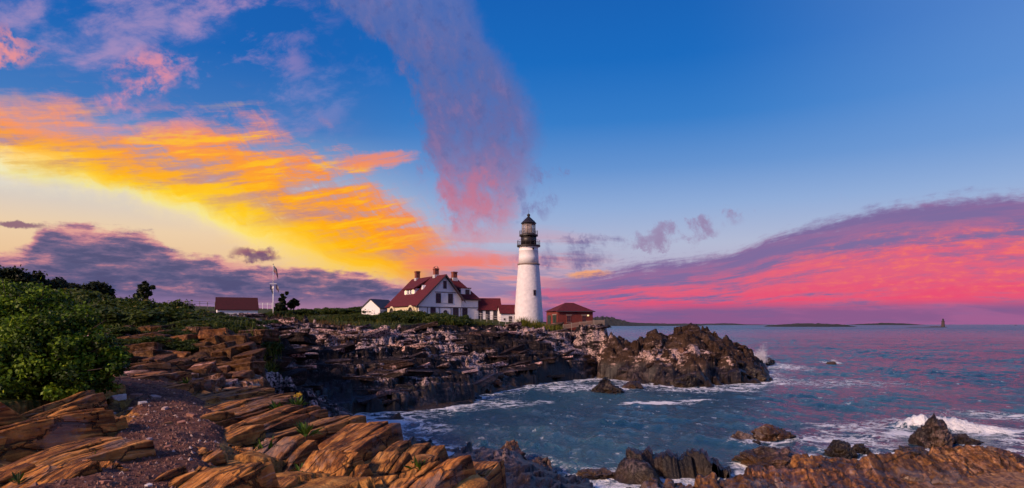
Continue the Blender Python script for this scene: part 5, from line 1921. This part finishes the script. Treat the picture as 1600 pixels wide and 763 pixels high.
sea_rock(596, 690, 36, 1.8, 0.8, 57, 'dark low rock in the cove just past the ledge rim', 0.0)
sea_rock(800, 726, 32, 1.8, 1.25, 58, 'rose grey jagged rock beyond the ledge corner', 0.2, M_BROWNROCK)
sea_rock(843, 742, 24, 1.6, 1.2, 59, 'black rock at the water edge beside the rose grey jagged rock', 0.2)
sea_rock(770, 742, 30, 1.4, 1.3, 60, 'dark rock at the foot of the ledge corner', 0.1)
sea_rock(1298, 569, 8, 1.6, 0.7, 61, 'lone rock awash in open water off the outcrop tip', 0.0)

# upright fins of slate rock at the bottom of the bay
fins = empty('fin_rock', W(1045, 744))
tag(fins, 'black fins of upright layered rock at the near edge of the bay', 'rock')
for i, (px, w_, top, yw) in enumerate(((998, 18, 700, -8), (1016, 16, 702, -14), (1034, 20, 706, -10), (1054, 18, 704, -16), (1072, 22, 710, -12), (1094, 26, 700, -18), (1112, 22, 712, -20), (1130, 20, 730, -20), (1058, 50, 735, -10), (1000, 36, 742, 0))):
    Y = 38.2 + 0.25 * (i % 3)
    zt = CAMZ - (top - HZ) / F * Y
    me = slab_mesh(w_ / F * Y * 1.4, 2.6, zt + 0.6, 400 + i, 26, 22, 0.16, rough=1.8)
    o = new_obj('rock_fin', me, M_GREYROCK, fins)
    o.location = Vector(((px - 800) / F * Y, Y, -0.6)) - fins.location
    o.rotation_euler = (math.radians(-6), math.radians(-9), math.radians(yw))

# loose stones lying on the path
STONES = [(158, 606, 12, 'pale'), (172, 616, 9, 'pale'), (185, 628, 12, 'white'), (224, 629, 8, 'white'), (150, 641, 18, 'dark'), (163, 645, 12, 'grey'), (128, 648, 7, 'white'), (97, 661, 8, 'white'),
          (107, 656, 10, 'rose'), (167, 676, 10, 'white'), (232, 688, 6, 'pale'), (140, 622, 16, 'grey'), (232, 757, 6, 'white'), (165, 756, 9, 'rose'), (285, 662, 9, 'rose'), (300, 652, 8, 'rose'), (228, 710, 6, 'white'),
          (215, 612, 10, 'rose'), (242, 622, 9, 'pale'), (196, 601, 9, 'rose'), (205, 640, 5, 'pale'), (258, 640, 6, 'pale'), (150, 612, 8, 'rose'), (262, 700, 7, 'rose'), (120, 636, 7, 'rose')]
STONE_MATS = {'pale': simple('pale_rose_stone', (0.42, 0.30, 0.28), 0.8, 0.25, 9, bump=0.4), 'white': simple('white_quartz_stone', (0.62, 0.58, 0.58), 0.7, 0.2, 9, bump=0.4), 'dark': simple('dark_slate_stone', (0.09, 0.07, 0.075), 0.7, 0.3, 9, bump=0.4),
              'grey': simple('grey_stone', (0.20, 0.17, 0.18), 0.8, 0.3, 9, bump=0.4), 'rose': simple('rose_stone', (0.30, 0.14, 0.10), 0.8, 0.3, 9, bump=0.4)}
NEAR = {'pale': 'pale rose', 'white': 'white', 'dark': 'dark grey', 'grey': 'mid grey', 'rose': 'reddish'}
STONE_OBJS = []
for i, (px, py, w_, kind) in enumerate(STONES):
    Y = 1.62 * F / (py - HZ)
    x = (px - 800) / F * Y
    z = ground(x, Y)
    Y = (CAMZ - z) * F / (py - HZ)
    x = (px - 800) / F * Y
    z = ground(x, Y)
    me = BLOCKS[i % 14].copy()
    me.materials.clear()
    o = new_obj('loose_stone', me, STONE_MATS[kind])
    s_ = w_ / F * Y * 1.5
    o.scale = (s_, s_ * 0.8, s_ * rnd.uniform(0.35, 0.6))
    o.location = (x, Y, z + 0.12 * s_)
    o.rotation_euler = (rnd.uniform(-.2, .2), rnd.uniform(-.2, .2), rnd.uniform(0, 3))
    STONE_OBJS.append((kind, py, px, o))
ORD = ['lowest', 'second lowest', 'third lowest', 'fourth lowest', 'fifth lowest', 'sixth lowest', 'seventh lowest', 'eighth lowest', 'ninth lowest', 'tenth lowest']
for kind in NEAR:
    row = sorted([q for q in STONE_OBJS if q[0] == kind], key=lambda q: -q[1])
    for k, (_, py, px, o) in enumerate(row):
        where = 'near the big bush' if px < 180 and py < 635 else ('among the ochre ledges' if px < 175 else 'on the path gravel')
        tag(o, '%s loose stone %s, the %s of that colour in view' % (NEAR[kind], where, ORD[k]), 'stone', 'loose stones along the path')

# gravel of the path: too small to count
gv, gf = [], []
gr = np.random.default_rng(9)
pts = []
tp = np.array(TRAIL)
while len(pts) < 5200:
    k = gr.integers(0, len(tp) - 1)
    t = gr.random()
    c = tp[k] * (1 - t) + tp[k + 1] * t
    q = c + gr.normal(0, 0.75, 2)
    if q[1] > 5.5:
        pts.append(q)
pts = np.array(pts)
gh, gvv, gp, _ = terrain(pts[:, 0], pts[:, 1])
for (x, y), z, ok in zip(pts, gh, gp > 0.05):
    if not ok:
        continue
    s_ = 0.012 + 0.03 * gr.random() ** 3
    n = len(gv)
    a = gr.random() * 6.28
    for i in range(4):
        rr_ = s_ * (0.7 + 0.6 * gr.random())
        gv.append((x + rr_ * math.cos(a + i * 1.57), y + rr_ * math.sin(a + i * 1.57), z - 0.004))
    gv.append((x + gr.normal(0, s_ * 0.2), y + gr.normal(0, s_ * 0.2), z + s_ * 0.9))
    gf += [(n + i, n + (i + 1) % 4, n + 4) for i in range(4)]
me = bpy.data.meshes.new('gravel')
me.from_pydata(gv, [], gf)
m_grav, g_, b__, _o = material('path_gravel')
geo_ = g_.node('ShaderNodeNewGeometry')
g_.put(b__.inputs['Base Color'], g_.ramp(E(g_, geo_.outputs['Random Per Island']), [(0.0, (0.05, 0.022, 0.016)), (0.5, (0.15, 0.068, 0.048)), (0.93, (0.24, 0.13, 0.10)), (1.0, (0.45, 0.37, 0.33))], srgb=False))
b__.inputs['Roughness'].default_value = 0.85
go = new_obj('gravel', me, m_grav)
tag(go, 'rose grey gravel strewn over the footpath', 'gravel', kind='stuff')

# ------------------------------------------------------------------ plants
def leaf_mat(name, stops, trans=0.35):
    m, g, b, out = material(name)
    tint = attr(g, 'tint')
    oi = g.node('ShaderNodeObjectInfo')
    t2 = tint + (E(g, oi.outputs['Random']) - 0.5) * 0.22
    c = g.ramp(t2, stops, srgb=False)
    g.put(b.inputs['Base Color'], c)
    b.inputs['Roughness'].default_value = 0.55
    b.inputs['Specular IOR Level'].default_value = 0.25
    tl = g.node('ShaderNodeBsdfTranslucent')
    g.put(tl.inputs[0], c)
    mx = g.node('ShaderNodeMixShader')
    mx.inputs[0].default_value = trans
    m.node_tree.links.new(b.outputs[0], mx.inputs[1])
    m.node_tree.links.new(tl.outputs[0], mx.inputs[2])
    m.node_tree.links.new(mx.outputs[0], out.inputs[0])
    return m


M_BUSH = leaf_mat('rose_bush_leaf', [(0.0, (0.008, 0.018, 0.004)), (0.4, (0.030, 0.065, 0.006)), (0.66, (0.15, 0.26, 0.014)), (0.93, (0.38, 0.47, 0.03)), (0.96, (0.30, 0.09, 0.02)), (1.0, (0.26, 0.05, 0.015))])
M_SHRUB = leaf_mat('hedge_leaf', [(0.0, (0.010, 0.018, 0.004)), (0.45, (0.026, 0.046, 0.007)), (0.85, (0.075, 0.11, 0.014)), (1.0, (0.16, 0.12, 0.02))], 0.3)
M_TREE = leaf_mat('dark_tree_leaf', [(0.0, (0.006, 0.010, 0.005)), (0.6, (0.016, 0.026, 0.008)), (1.0, (0.045, 0.055, 0.014))], 0.25)
M_GRASS = leaf_mat('shore_grass', [(0.0, (0.03, 0.045, 0.006)), (0.5, (0.10, 0.12, 0.012)), (1.0, (0.24, 0.20, 0.03))], 0.3)
M_WEED = leaf_mat('crevice_plant_leaf', [(0.0, (0.012, 0.035, 0.006)), (0.6, (0.05, 0.11, 0.015)), (0.92, (0.10, 0.16, 0.02)), (1.0, (0.5, 0.33, 0.02))], 0.3)
M_BARK = simple('bark', (0.045, 0.032, 0.026), 0.9, 0.3, 6, bump=0.4)


def leaves(name, centers, radii, n, size, seed, squash=0.85, tint_up=0.5, aspect=0.6, shell=0.55, zmin=None):
    """leaf cloud: rhombic leaves spread through clumps; returns a mesh with a tint per leaf"""
    r = np.random.default_rng(seed)
    C, R = np.array(centers, float), np.array(radii, float)
    w = R ** 2
    k = r.choice(len(C), n, p=w / w.sum())
    d = r.normal(0, 1, (n, 3))
    d /= np.linalg.norm(d, axis=1)[:, None]
    rad = R[k] * (shell + (1 - shell) * r.random(n)) * (1 + 0.18 * r.normal(0, 1, n))
    p = C[k] + d * rad[:, None] * np.array([1, 1, squash])
    if zmin is not None:
        ok = p[:, 2] > zmin
        p, d, k = p[ok], d[ok], k[ok]
        n = len(p)
    nrm = d * 0.7 + r.normal(0, 0.6, (n, 3)) + np.array([0, 0, 0.35])
    nrm /= np.linalg.norm(nrm, axis=1)[:, None]
    t = np.cross(nrm, r.normal(0, 1, (n, 3)))
    t /= np.linalg.norm(t, axis=1)[:, None]
    b = np.cross(nrm, t)
    s = size * (0.6 + 0.8 * r.random(n))[:, None]
    fold = nrm * s * 0.18
    v = np.stack([p - t * s, p + b * s * aspect + fold, p + t * s, p - b * s * aspect + fold], 1).reshape(-1, 3)
    q = np.arange(4 * n).reshape(n, 4)
    me = bpy.data.meshes.new(name)
    me.vertices.add(4 * n)
    me.vertices.foreach_set('co', v.astype(np.float32).ravel())
    me.loops.add(4 * n)
    me.loops.foreach_set('vertex_index', q.astype(np.int32).ravel())
    me.polygons.add(n)
    me.polygons.foreach_set('loop_start', np.arange(0, 4 * n, 4, dtype=np.int32))
    me.polygons.foreach_set('loop_total', np.full(n, 4, dtype=np.int32))
    me.update(calc_edges=True)
    clump = r.random(len(C))
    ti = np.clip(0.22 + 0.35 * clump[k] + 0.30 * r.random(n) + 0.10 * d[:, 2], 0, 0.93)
    ti = np.where(r.random(n) < 0.02, 0.98, ti)
    a = me.attributes.new('tint', 'FLOAT', 'POINT')
    a.data.foreach_set('value', np.repeat(ti, 4).astype(np.float32))
    return me


def branches(name, tips, base, mat, seed, r0=0.05):
    r = random.Random(seed)
    m = MB()
    for t in tips:
        b0 = Vector(base) + Vector((r.uniform(-.25, .25), r.uniform(-.25, .25), 0))
        t = Vector(t)
        mid = b0.lerp(t, 0.5) + Vector((r.uniform(-.15, .15), r.uniform(-.15, .15), 0.12 * (t - b0).length))
        m.tube(b0, mid, r0, 5, r0 * 0.6)
        m.tube(mid, t, r0 * 0.6, 5, r0 * 0.2)
    return m


# ---- the big rose bush beside the path
def big_bush(name, label, lobes, n, size, seed, mat, base):
    """lobes: (x, y, z, radius) world"""
    root = empty(name, base)
    tag(root, label, 'bush')
    o = Vector(base)
    r = random.Random(seed)
    cs, rs = [], []
    for (x, y, z, R) in lobes:
        for _ in range(int(16 * R * R) + 5):
            d = Vector((r.gauss(0, 1), r.gauss(0, 1), r.gauss(0.25, 0.9))).normalized() * R * r.uniform(0.72, 1.02)
            cs.append(Vector((x, y, z)) + Vector((d.x, d.y, d.z * 0.9)) - o)
            rs.append(R * r.uniform(0.22, 0.42))
    new_obj('foliage', leaves(name, cs, rs, n, size, seed, zmin=-0.3), mat, root)
    tips = [Vector((x, y, z)) - o + Vector((r.uniform(-R, R), r.uniform(-R, R), r.uniform(0, R))) * 0.7 for (x, y, z, R) in lobes for _ in range(7)]
    tips += [Vector((x, y, z)) - o + Vector((r.gauss(0, 1), r.gauss(0, 1), abs(r.gauss(0.6, 0.6)))).normalized() * R * r.uniform(1.1, 1.35) for (x, y, z, R) in lobes for _ in range(5)]
    branches(name, tips, (0, 0, -0.3), M_BARK, seed, 0.022).build('branches', M_BARK, root)
    return root


def lobe(px, py, Y, R):
    x, y, z = P(px, py, Y)
    return (x, y, z, R)


big_bush('rose_bush', 'big bright green rose bush rising beside the path, red leaves among the green',
         [lobe(30, 530, 13.5, 1.05), lobe(95, 545, 13.2, 0.95), lobe(150, 572, 13.0, 0.62), lobe(60, 590, 12.6, 0.8), lobe(125, 590, 12.8, 0.6), lobe(10, 590, 12.8, 0.9), lobe(35, 492, 14.2, 0.8), lobe(-60, 540, 13.4, 1.2), lobe(-90, 490, 14.5, 1.1), lobe(165, 560, 13.6, 0.5), lobe(90, 505, 14.2, 0.65), lobe(60, 555, 12.9, 0.9), lobe(110, 565, 12.8, 0.8), lobe(150, 600, 12.7, 0.5), lobe(80, 610, 12.3, 0.5)],
         80000, 0.040, 71, M_BUSH, (-10.2, 13.2, 7.5))

# ---- shrub shapes used for the hedges
def shrub_proto(seed, n=2600, size=0.085):
    r = random.Random(seed)
    cs, rs = [], []
    for _ in range(26):
        a, e = r.uniform(0, 6.28), r.uniform(0.0, 1.35)
        R = r.uniform(0.72, 1.0)
        cs.append((R * math.cos(a) * math.cos(e), R * math.sin(a) * math.cos(e), 0.15 + 0.95 * R * math.sin(e)))
        rs.append(r.uniform(0.22, 0.42))
    cs.append((0, 0, 0.4))
    rs.append(0.7)
    me = leaves('shrub', cs, rs, n, size, seed, zmin=-0.1)
    me.materials.append(M_SHRUB)
    br = branches('branches', [(c[0] * 0.8, c[1] * 0.8, c[2] * 0.85) for c in cs[:12]], (0, 0, -0.2), M_BARK, seed, 0.03)
    bm_ = bpy.data.meshes.new('branches')
    bm_.from_pydata(br.v, [], br.f)
    bm_.materials.append(M_BARK)
    return me, bm_


SHRUBS = [shrub_proto(80 + i) for i in range(6)]
pr_ = random.Random(12)


def shrub(x, y, z, s, sz, label, group):
    fm, bm_ = SHRUBS[pr_.randrange(len(SHRUBS))]
    root = empty('shrub', (x, y, z), pr_.uniform(0, 6.28))
    root.scale = (s, s, sz)
    tag(root, label, 'shrub', group)
    new_obj('foliage', fm, None, root)
    new_obj('branches', bm_, None, root)
    return root


def hedge(pts, label, group, jit=0.6):
    """pts: (px, top row, distance, radius)"""
    for (px, pt, Y, s) in pts:
        x, y, ztop = P(px, pt, Y)
        z = ground(x, y)
        sz = max(0.35 * s, (ztop - z) / 1.32)
        shrub(x, y, z - 0.05, s, sz, label, group)


# hedge rising behind the bush up the hill
H1 = []
for i in range(52):
    px = pr_.uniform(60, 275)
    Y = pr_.uniform(34, 48)
    top = np.interp(px, [0, 60, 120, 200, 250, 300, 360, 420], [452, 452, 458, 462, 466, 472, 486, 498]) + pr_.uniform(-4, 9) + (48 - Y) * 1.3
    H1.append((px, top, Y, pr_.uniform(1.1, 1.8)))
hedge(H1, 'dark green shrub in the dense hedge above the low cliff', 'shrubs of the hedge above the cliff')
H2 = []
for i in range(52):
    Y = pr_.uniform(36, 78)
    px = pr_.uniform(250, 372 if Y < 52 else 415)
    top = np.interp(px, [270, 300, 340, 380, 405, 425], [475, 480, 491, 499, 505, 512]) + pr_.uniform(-3, 8) + (78 - Y) * 0.30
    H2.append((px, top, Y, pr_.uniform(1.1, 1.9)))
hedge(H2, 'dark shrub on the slope in front of the maroon roofed shed', 'shrubs on the slope before the shed')
H2b = []
for i in range(34):
    H2b.append((pr_.uniform(170, 365), pr_.uniform(500, 514), pr_.uniform(32.5, 36), pr_.uniform(0.5, 0.9)))
hedge(H2b, 'low shrub growing on the brow of the low cliff', 'low shrubs on the cliff brow')
H8 = [(pr_.uniform(165, 300), pr_.uniform(506, 534), 0, pr_.uniform(0.45, 0.95)) for _ in range(26)] + [(pr_.uniform(300, 380), pr_.uniform(500, 512), 32.0, pr_.uniform(0.6, 1.0)) for _ in range(12)]
H8 = [(a, b_, c or float(np.interp(b_, [506, 534], [32.0, 28.5])), d) for a, b_, c, d in H8]
hedge(H8, 'small dark bush rooted among the blocks of the low cliff', 'bushes among the cliff blocks')
H3 = []
for i in range(54):
    px = pr_.uniform(520, 745)
    Y = pr_.uniform(112, 124)
    top = np.interp(px, [500, 540, 600, 690, 720, 745, 800, 850], [496, 490, 484, 484, 489, 497, 507, 513]) + pr_.uniform(-1.5, 4) + (124 - Y) * 0.6
    H3.append((px, top, Y, pr_.uniform(1.3, 2.2)))
hedge(H3, 'dark clipped looking shrub in the thicket below the keeper house', 'shrubs of the thicket below the house')
H4 = [(pr_.uniform(745, 850), 0, pr_.uniform(120, 126), pr_.uniform(0.8, 1.4)) for i in range(22)]
H4 = [(a, np.interp(a, [745, 800, 850], [503, 511, 516]) + pr_.uniform(-1, 3), c, d) for a, b_, c, d in H4]
hedge(H4, 'low shrub on the slope under the white rail fence', 'shrubs under the rail fence')
H5 = []
for i in range(30):
    px = pr_.uniform(430, 600)
    Y = pr_.uniform(150, 185)
    top = np.interp(px, [430, 470, 520, 600], [484, 482, 482, 485]) + pr_.uniform(-2, 5)
    H5.append((px, top, Y, pr_.uniform(2.0, 3.4)))
hedge(H5, 'hazy green shrub on the far lawn between flagpole and garage', 'shrubs on the far lawn')
H6 = [(440, 486, 108, 2.0), (452, 492, 104, 1.6), (410, 503, 84, 1.5), (425, 500, 88, 1.4), (395, 507, 70, 1.3), (470, 498, 106, 1.2), (500, 500, 108, 1.3)]
hedge(H6, 'round dark shrub at the foot of the flagpole slope', 'shrubs near the flagpole')
H7 = []
for i in range(26):
    px = pr_.uniform(-60, 160)
    Y = pr_.uniform(48, 74)
    top = np.interp(px, [-60, 0, 60, 120, 160], [434, 436, 444, 452, 460]) + pr_.uniform(-4, 8)
    H7.append((px, top, Y, pr_.uniform(2.0, 3.2)))
hedge(H7, 'bushy shrub on the hill behind the big rose bush', 'shrubs on the hill')


# ---- trees on the skyline
def tree(label, px, py_top, py_base, Y, wpx, seed, kind='round', n=2600):
    x, y, zt = P(px, py_top, Y)
    zb = min(ground(x, y), P(px, py_base, Y)[2])
    root = empty('tree', (x, y, zb))
    tag(root, label, 'tree', 'trees on the skyline')
    r = random.Random(seed)
    Ht = zt - zb
    Rw = wpx * Y / F / 2
    m = MB()
    cs, rs = [], []
    if kind == 'umbrella':
        m.tube((0, 0, -0.3), (0.15 * Rw, 0, Ht * 0.55), 0.16, 7, 0.10)
        for _ in range(17):
            a = r.uniform(0, 6.28)
            q = r.uniform(0.2, 0.95)
            c = (Rw * q * math.cos(a), Rw * q * math.sin(a), Ht * r.uniform(0.5, 0.95))
            cs.append(c)
            rs.append(Rw * r.uniform(0.12, 0.30))
            m.tube((0.15 * Rw, 0, Ht * 0.5), c, 0.07, 5, 0.02)
    elif kind == 'pine':
        m.tube((0, 0, -0.3), (0, 0, Ht * 0.96), 0.13, 7, 0.04)
        for k in range(8):
            t = 0.35 + 0.62 * k / 7
            for _ in range(2):
                a = r.uniform(0, 6.28)
                w = Rw * (1.0 - 0.55 * t) * r.uniform(0.3, 1.0) * (1.6 if k == 7 else 1)
                c = (w * math.cos(a), w * math.sin(a), Ht * t)
                cs.append(c)
                rs.append(Rw * r.uniform(0.22, 0.36))
                m.tube((0, 0, Ht * (t - 0.05)), c, 0.05, 5, 0.02)
    else:
        m.tube((0, 0, -0.3), (0, 0, Ht * 0.6), 0.2, 7, 0.12)
        for _ in range(20):
            a, e = r.uniform(0, 6.28), r.uniform(-0.3, 1.3)
            q = r.uniform(0.55, 0.9)
            c = (Rw * q * math.cos(a) * math.cos(e), Rw * q * math.sin(a) * math.cos(e), Ht * (0.55 + 0.38 * q * math.sin(e)))
            cs.append(c)
            rs.append(Rw * r.uniform(0.22, 0.40))
            m.tube((0, 0, Ht * 0.4), c, 0.08, 5, 0.02)
    m.build('trunk', M_BARK, root)
    new_obj('crown', leaves('crown', cs, rs, n, 0.0024 * Y, seed, aspect=0.7, shell=0.3), M_TREE, root)


tree('small flat topped tree alone on the skyline', 228, 440, 470, 92, 34, 91, 'umbrella', 1800)
tree('round dark tree on the skyline next to the flat topped tree', 149, 438, 472, 88, 50, 92, n=3200)
tree('thin leaning tree on the skyline just behind the round dark tree', 108, 442, 470, 86, 22, 93, 'umbrella', 900)
tree('tall dark tree at the edge of the view on the hill', 8, 412, 465, 72, 66, 94, n=4200)
tree('broad dark tree on the hilltop, second from the edge of the view', 52, 420, 465, 74, 64, 95, n=4200)
tree('low dark tree on the hilltop, third from the edge of the view', 92, 432, 466, 78, 54, 96, n=3600)
tree('slender pine with tufted top behind the flagpole', 443, 457, 484, 150, 16, 97, 'pine', 900)
tree('rounded bushy tree beside the slender pine', 459, 465, 484, 152, 18, 98, 'round', 900)
tree('small bushy tree beyond the flagpole, the lower one', 437, 472, 484, 148, 18, 99, 'round', 700)

# ---- grasses
def tuft(name, label, spots, n, h, seed, mat, spread, cat='grass', kind='stuff', lean=0.35):
    r = np.random.default_rng(seed)
    v, f, ti = [], [], []
    for (x, y, z) in spots:
        for _ in range(n):
            bx, by = x + r.normal(0, spread), y + r.normal(0, spread)
            hh = h * (0.5 + 0.7 * r.random())
            a = r.random() * 6.28
            w = 0.012 * h / 0.5 + 0.008
            dx, dy = math.cos(a) * w, math.sin(a) * w
            lx, ly = r.normal(0, lean) * hh, r.normal(0, lean) * hh
            k = len(v)
            v += [(bx - dx, by - dy, z - 0.1), (bx + dx, by + dy, z - 0.1), (bx + dx * .7 + lx * .35, by + dy * .7 + ly * .35, z + hh * .6), (bx - dx * .7 + lx * .35, by - dy * .7 + ly * .35, z + hh * .6), (bx + lx, by + ly, z + hh)]
            f += [(k, k + 1, k + 2, k + 3), (k + 3, k + 2, k + 4)]
            ti += [r.random()] * 5
    me = bpy.data.meshes.new(name)
    me.from_pydata(v, [], f)
    a = me.attributes.new('tint', 'FLOAT', 'POINT')
    a.data.foreach_set('value', np.array(ti, np.float32))
    o = new_obj(name, me, mat)
    tag(o, label, cat, kind=kind)
    return o


def gpt(px, Y):
    x = (px - 800) / F * Y
    return (x, Y, ground(x, Y))


gs = [gpt(pr_.uniform(388, 428), pr_.uniform(50, 62)) for _ in range(60)]
tuft('grass', 'tall yellow green grass on the slope behind the low cliff', gs, 26, 1.5, 31, M_GRASS, 0.35)
gs = [gpt(pr_.uniform(812, 872), pr_.uniform(117, 124)) for _ in range(70)]
tuft('grass', 'yellow green grass on the bank below the white fence', gs, 24, 1.6, 32, M_GRASS, 0.5)
gs = [gpt(pr_.uniform(440, 830), pr_.uniform(100, 122)) for _ in range(420)]
gs = [q for q in gs if terrain(np.array([q[0]]), np.array([q[1]]))[1][0] > 0.3]
tuft('grass', 'rough dark grass along the top of the headland', gs, 14, 0.9, 33, M_SHRUB, 0.8)
gs = [gpt(pr_.uniform(150, 400), pr_.uniform(31, 45)) for _ in range(160)]
tuft('grass', 'rough grass between the shrubs above the cliff', gs, 16, 0.5, 34, M_SHRUB, 0.4)
gs = [gpt(pr_.uniform(430, 560), pr_.uniform(86, 104)) for _ in range(70)]
tuft('grass', 'rusty dry grass among the rocks of the headland', gs, 16, 0.7, 35, leaf_mat('rusty_grass', [(0.0, (0.05, 0.03, 0.01)), (1.0, (0.20, 0.09, 0.025))], 0.2), 0.5)


# ---- leafy plants in the crevices of the ledge
def crevice_plant(px, py, Yz, n, h, seed, label, flower=False):
    x, y, z = Yz
    root = empty('crevice_plant', (x, y, z))
    tag(root, label, 'plant', 'plants in the ledge crevices')
    r = np.random.default_rng(seed)
    v, f, ti = [], [], []
    st = MB()
    for i in range(n):
        a = r.random() * 6.28
        t = r.random()
        L = h * (0.6 + 0.6 * r.random())
        el = 0.35 + 0.95 * t
        d = Vector((math.cos(a) * math.cos(el), math.sin(a) * math.cos(el), math.sin(el)))
        side = d.cross(Vector((0, 0, 1))).normalized() * L * 0.10
        b0 = Vector((0, 0, 0)) + d * L * 0.1
        m_ = b0 + d * L * 0.55
        e_ = b0 + d * L + Vector((0, 0, -0.25 * L * (1 - t)))
        k = len(v)
        v += [b0, m_ + side, e_, m_ - side]
        f += [(k, k + 1, k + 2, k + 3)]
        ti += [0.15 + 0.75 * r.random()] * 4
    me = bpy.data.meshes.new('leaves')
    me.from_pydata([tuple(p) for p in v], [], f)
    a_ = me.attributes.new('tint', 'FLOAT', 'POINT')
    a_.data.foreach_set('value', np.array(ti, np.float32))
    new_obj('leaves', me, M_WEED, root)
    for i in range(3):
        st.tube((0, 0, -0.1), (r.normal(0, 0.1 * h), r.normal(0, 0.1 * h), h * 0.9), 0.008, 5, 0.004)
    st.build('stems', M_BARK, root)
    if flower:
        cs = [(r.normal(0, 0.18 * h), r.normal(0, 0.18 * h), h * (0.95 + 0.2 * r.random())) for _ in range(6)]
        fm = leaves('flowers', cs, [0.05] * 6, 160, 0.012, seed)
        new_obj('flowers', fm, simple('yellow_flower', (0.55, 0.36, 0.02), 0.7), root)


def on(px, py, z):
    Y = (CAMZ - z) * F / (py - HZ)
    return ((px - 800) / F * Y, Y, z)


crevice_plant(0, 0, on(418, 730, 6.85), 46, 0.42, 1, 'leafy green plant in the dark gap between the two biggest ledge blocks')
crevice_plant(0, 0, on(478, 684, 7.10), 34, 0.30, 2, 'leafy green plant at the top of the gap between ledge blocks')
crevice_plant(0, 0, on(464, 640, 7.22), 30, 0.30, 3, 'plant with yellow flowers on the rim of the ledge', True)
crevice_plant(0, 0, on(432, 645, 7.20), 30, 0.25, 4, 'small green plant on the ledge rim beside the yellow flowers')
crevice_plant(0, 0, on(654, 738, 6.95), 26, 0.22, 5, 'low green plant between blocks near the corner of the ledge')
crevice_plant(0, 0, on(142, 728, 7.35), 20, 0.16, 6, 'small green sprig at the foot of the ochre slab by the path')
crevice_plant(0, 0, on(470, 748, 6.85), 34, 0.24, 7, 'mossy green plant at the bottom edge of the ledge')
crevice_plant(0, 0, on(28, 757, 7.32), 18, 0.14, 8, 'small green sprig in the corner ledge at the bottom edge')
crevice_plant(0, 0, on(290, 605, 7.32), 26, 0.25, 9, 'tuft of green beside the path below the low cliff')


# ------------------------------------------------------------------ spray where the swell breaks
def spray(label, blobs, n, seed, size):
    r = np.random.default_rng(seed)
    v, f = [], []
    for _ in range(n):
        x, y, z, rx, rz, lean = blobs[r.integers(0, len(blobs))]
        t = abs(r.normal(0, 0.5))
        px_, pz = r.normal(0, 0.42) * rx * (1 - 0.35 * min(t, 1)), min(t, 1.5) * rz
        c = np.array([x + px_ + lean * pz, y + r.normal(0, 0.5) * rx, z + pz])
        s_ = size * (0.3 + r.random() ** 2)
        k = len(v)
        q = r.normal(0, 1, (4, 3))
        v += [tuple(c + s_ * a / np.linalg.norm(a)) for a in q]
        f += [(k, k + 1, k + 2), (k, k + 3, k + 1), (k + 1, k + 3, k + 2), (k, k + 2, k + 3)]
    me = bpy.data.meshes.new('spray')
    me.from_pydata(v, [], f)
    o = new_obj('spray', me, M_SPRAY)
    tag(o, label, 'spray', kind='stuff')


M_SPRAY, g_, b__, _o = material('sea_spray')
b__.inputs['Base Color'].default_value = (0.85, 0.84, 0.86, 1)
b__.inputs['Roughness'].default_value = 0.9
_tl = g_.node('ShaderNodeBsdfTranslucent')
_tl.inputs[0].default_value = (0.85, 0.84, 0.86, 1)
_tr = g_.node('ShaderNodeBsdfTransparent')
_m1, _m2 = g_.node('ShaderNodeMixShader'), g_.node('ShaderNodeMixShader')
_m1.inputs[0].default_value = 0.5
_m2.inputs[0].default_value = 0.45
_t = M_SPRAY.node_tree
_t.links.new(b__.outputs[0], _m1.inputs[1])
_t.links.new(_tl.outputs[0], _m1.inputs[2])
_t.links.new(_m1.outputs[0], _m2.inputs[1])
_t.links.new(_tr.outputs[0], _m2.inputs[2])
_t.links.new(_m2.outputs[0], _o.inputs[0])
sp = []
for px, py, rx, top in ((1183, 561, 9, 9), (1190, 560, 8, 16), (1176, 562, 8, 6)):
    x, y, z = P(px, py, 136)
    sp.append((x, y, 0.8, rx * 0.17, (top + 5) * 0.14, 0.1))
spray('burst of white spray thrown up behind the tip of the outcrop', sp, 14000, 61, 0.085)
sp = []
for px, py, rx, hh in ((1450, 0, 16, 1.2), (1472, 0, 20, 1.3), (1495, 0, 20, 1.0), (1520, 0, 22, 0.75), (1545, 0, 22, 0.5), (1565, 0, 18, 0.3)):
    Y = 55.0 - (px - 1450) * 0.012
    sp.append(((px - 800) / F * Y, Y, -0.1, rx * Y / F, hh, 0.25))
spray('curl of white surf breaking behind the tall pointed rock', sp, 16000, 62, 0.032)
x, y, _ = W(1302, 567)
spray('little splash on the lone rock in open water', [(x, y, 0.1, 0.9, 0.7, 0.1)], 900, 63, 0.05)
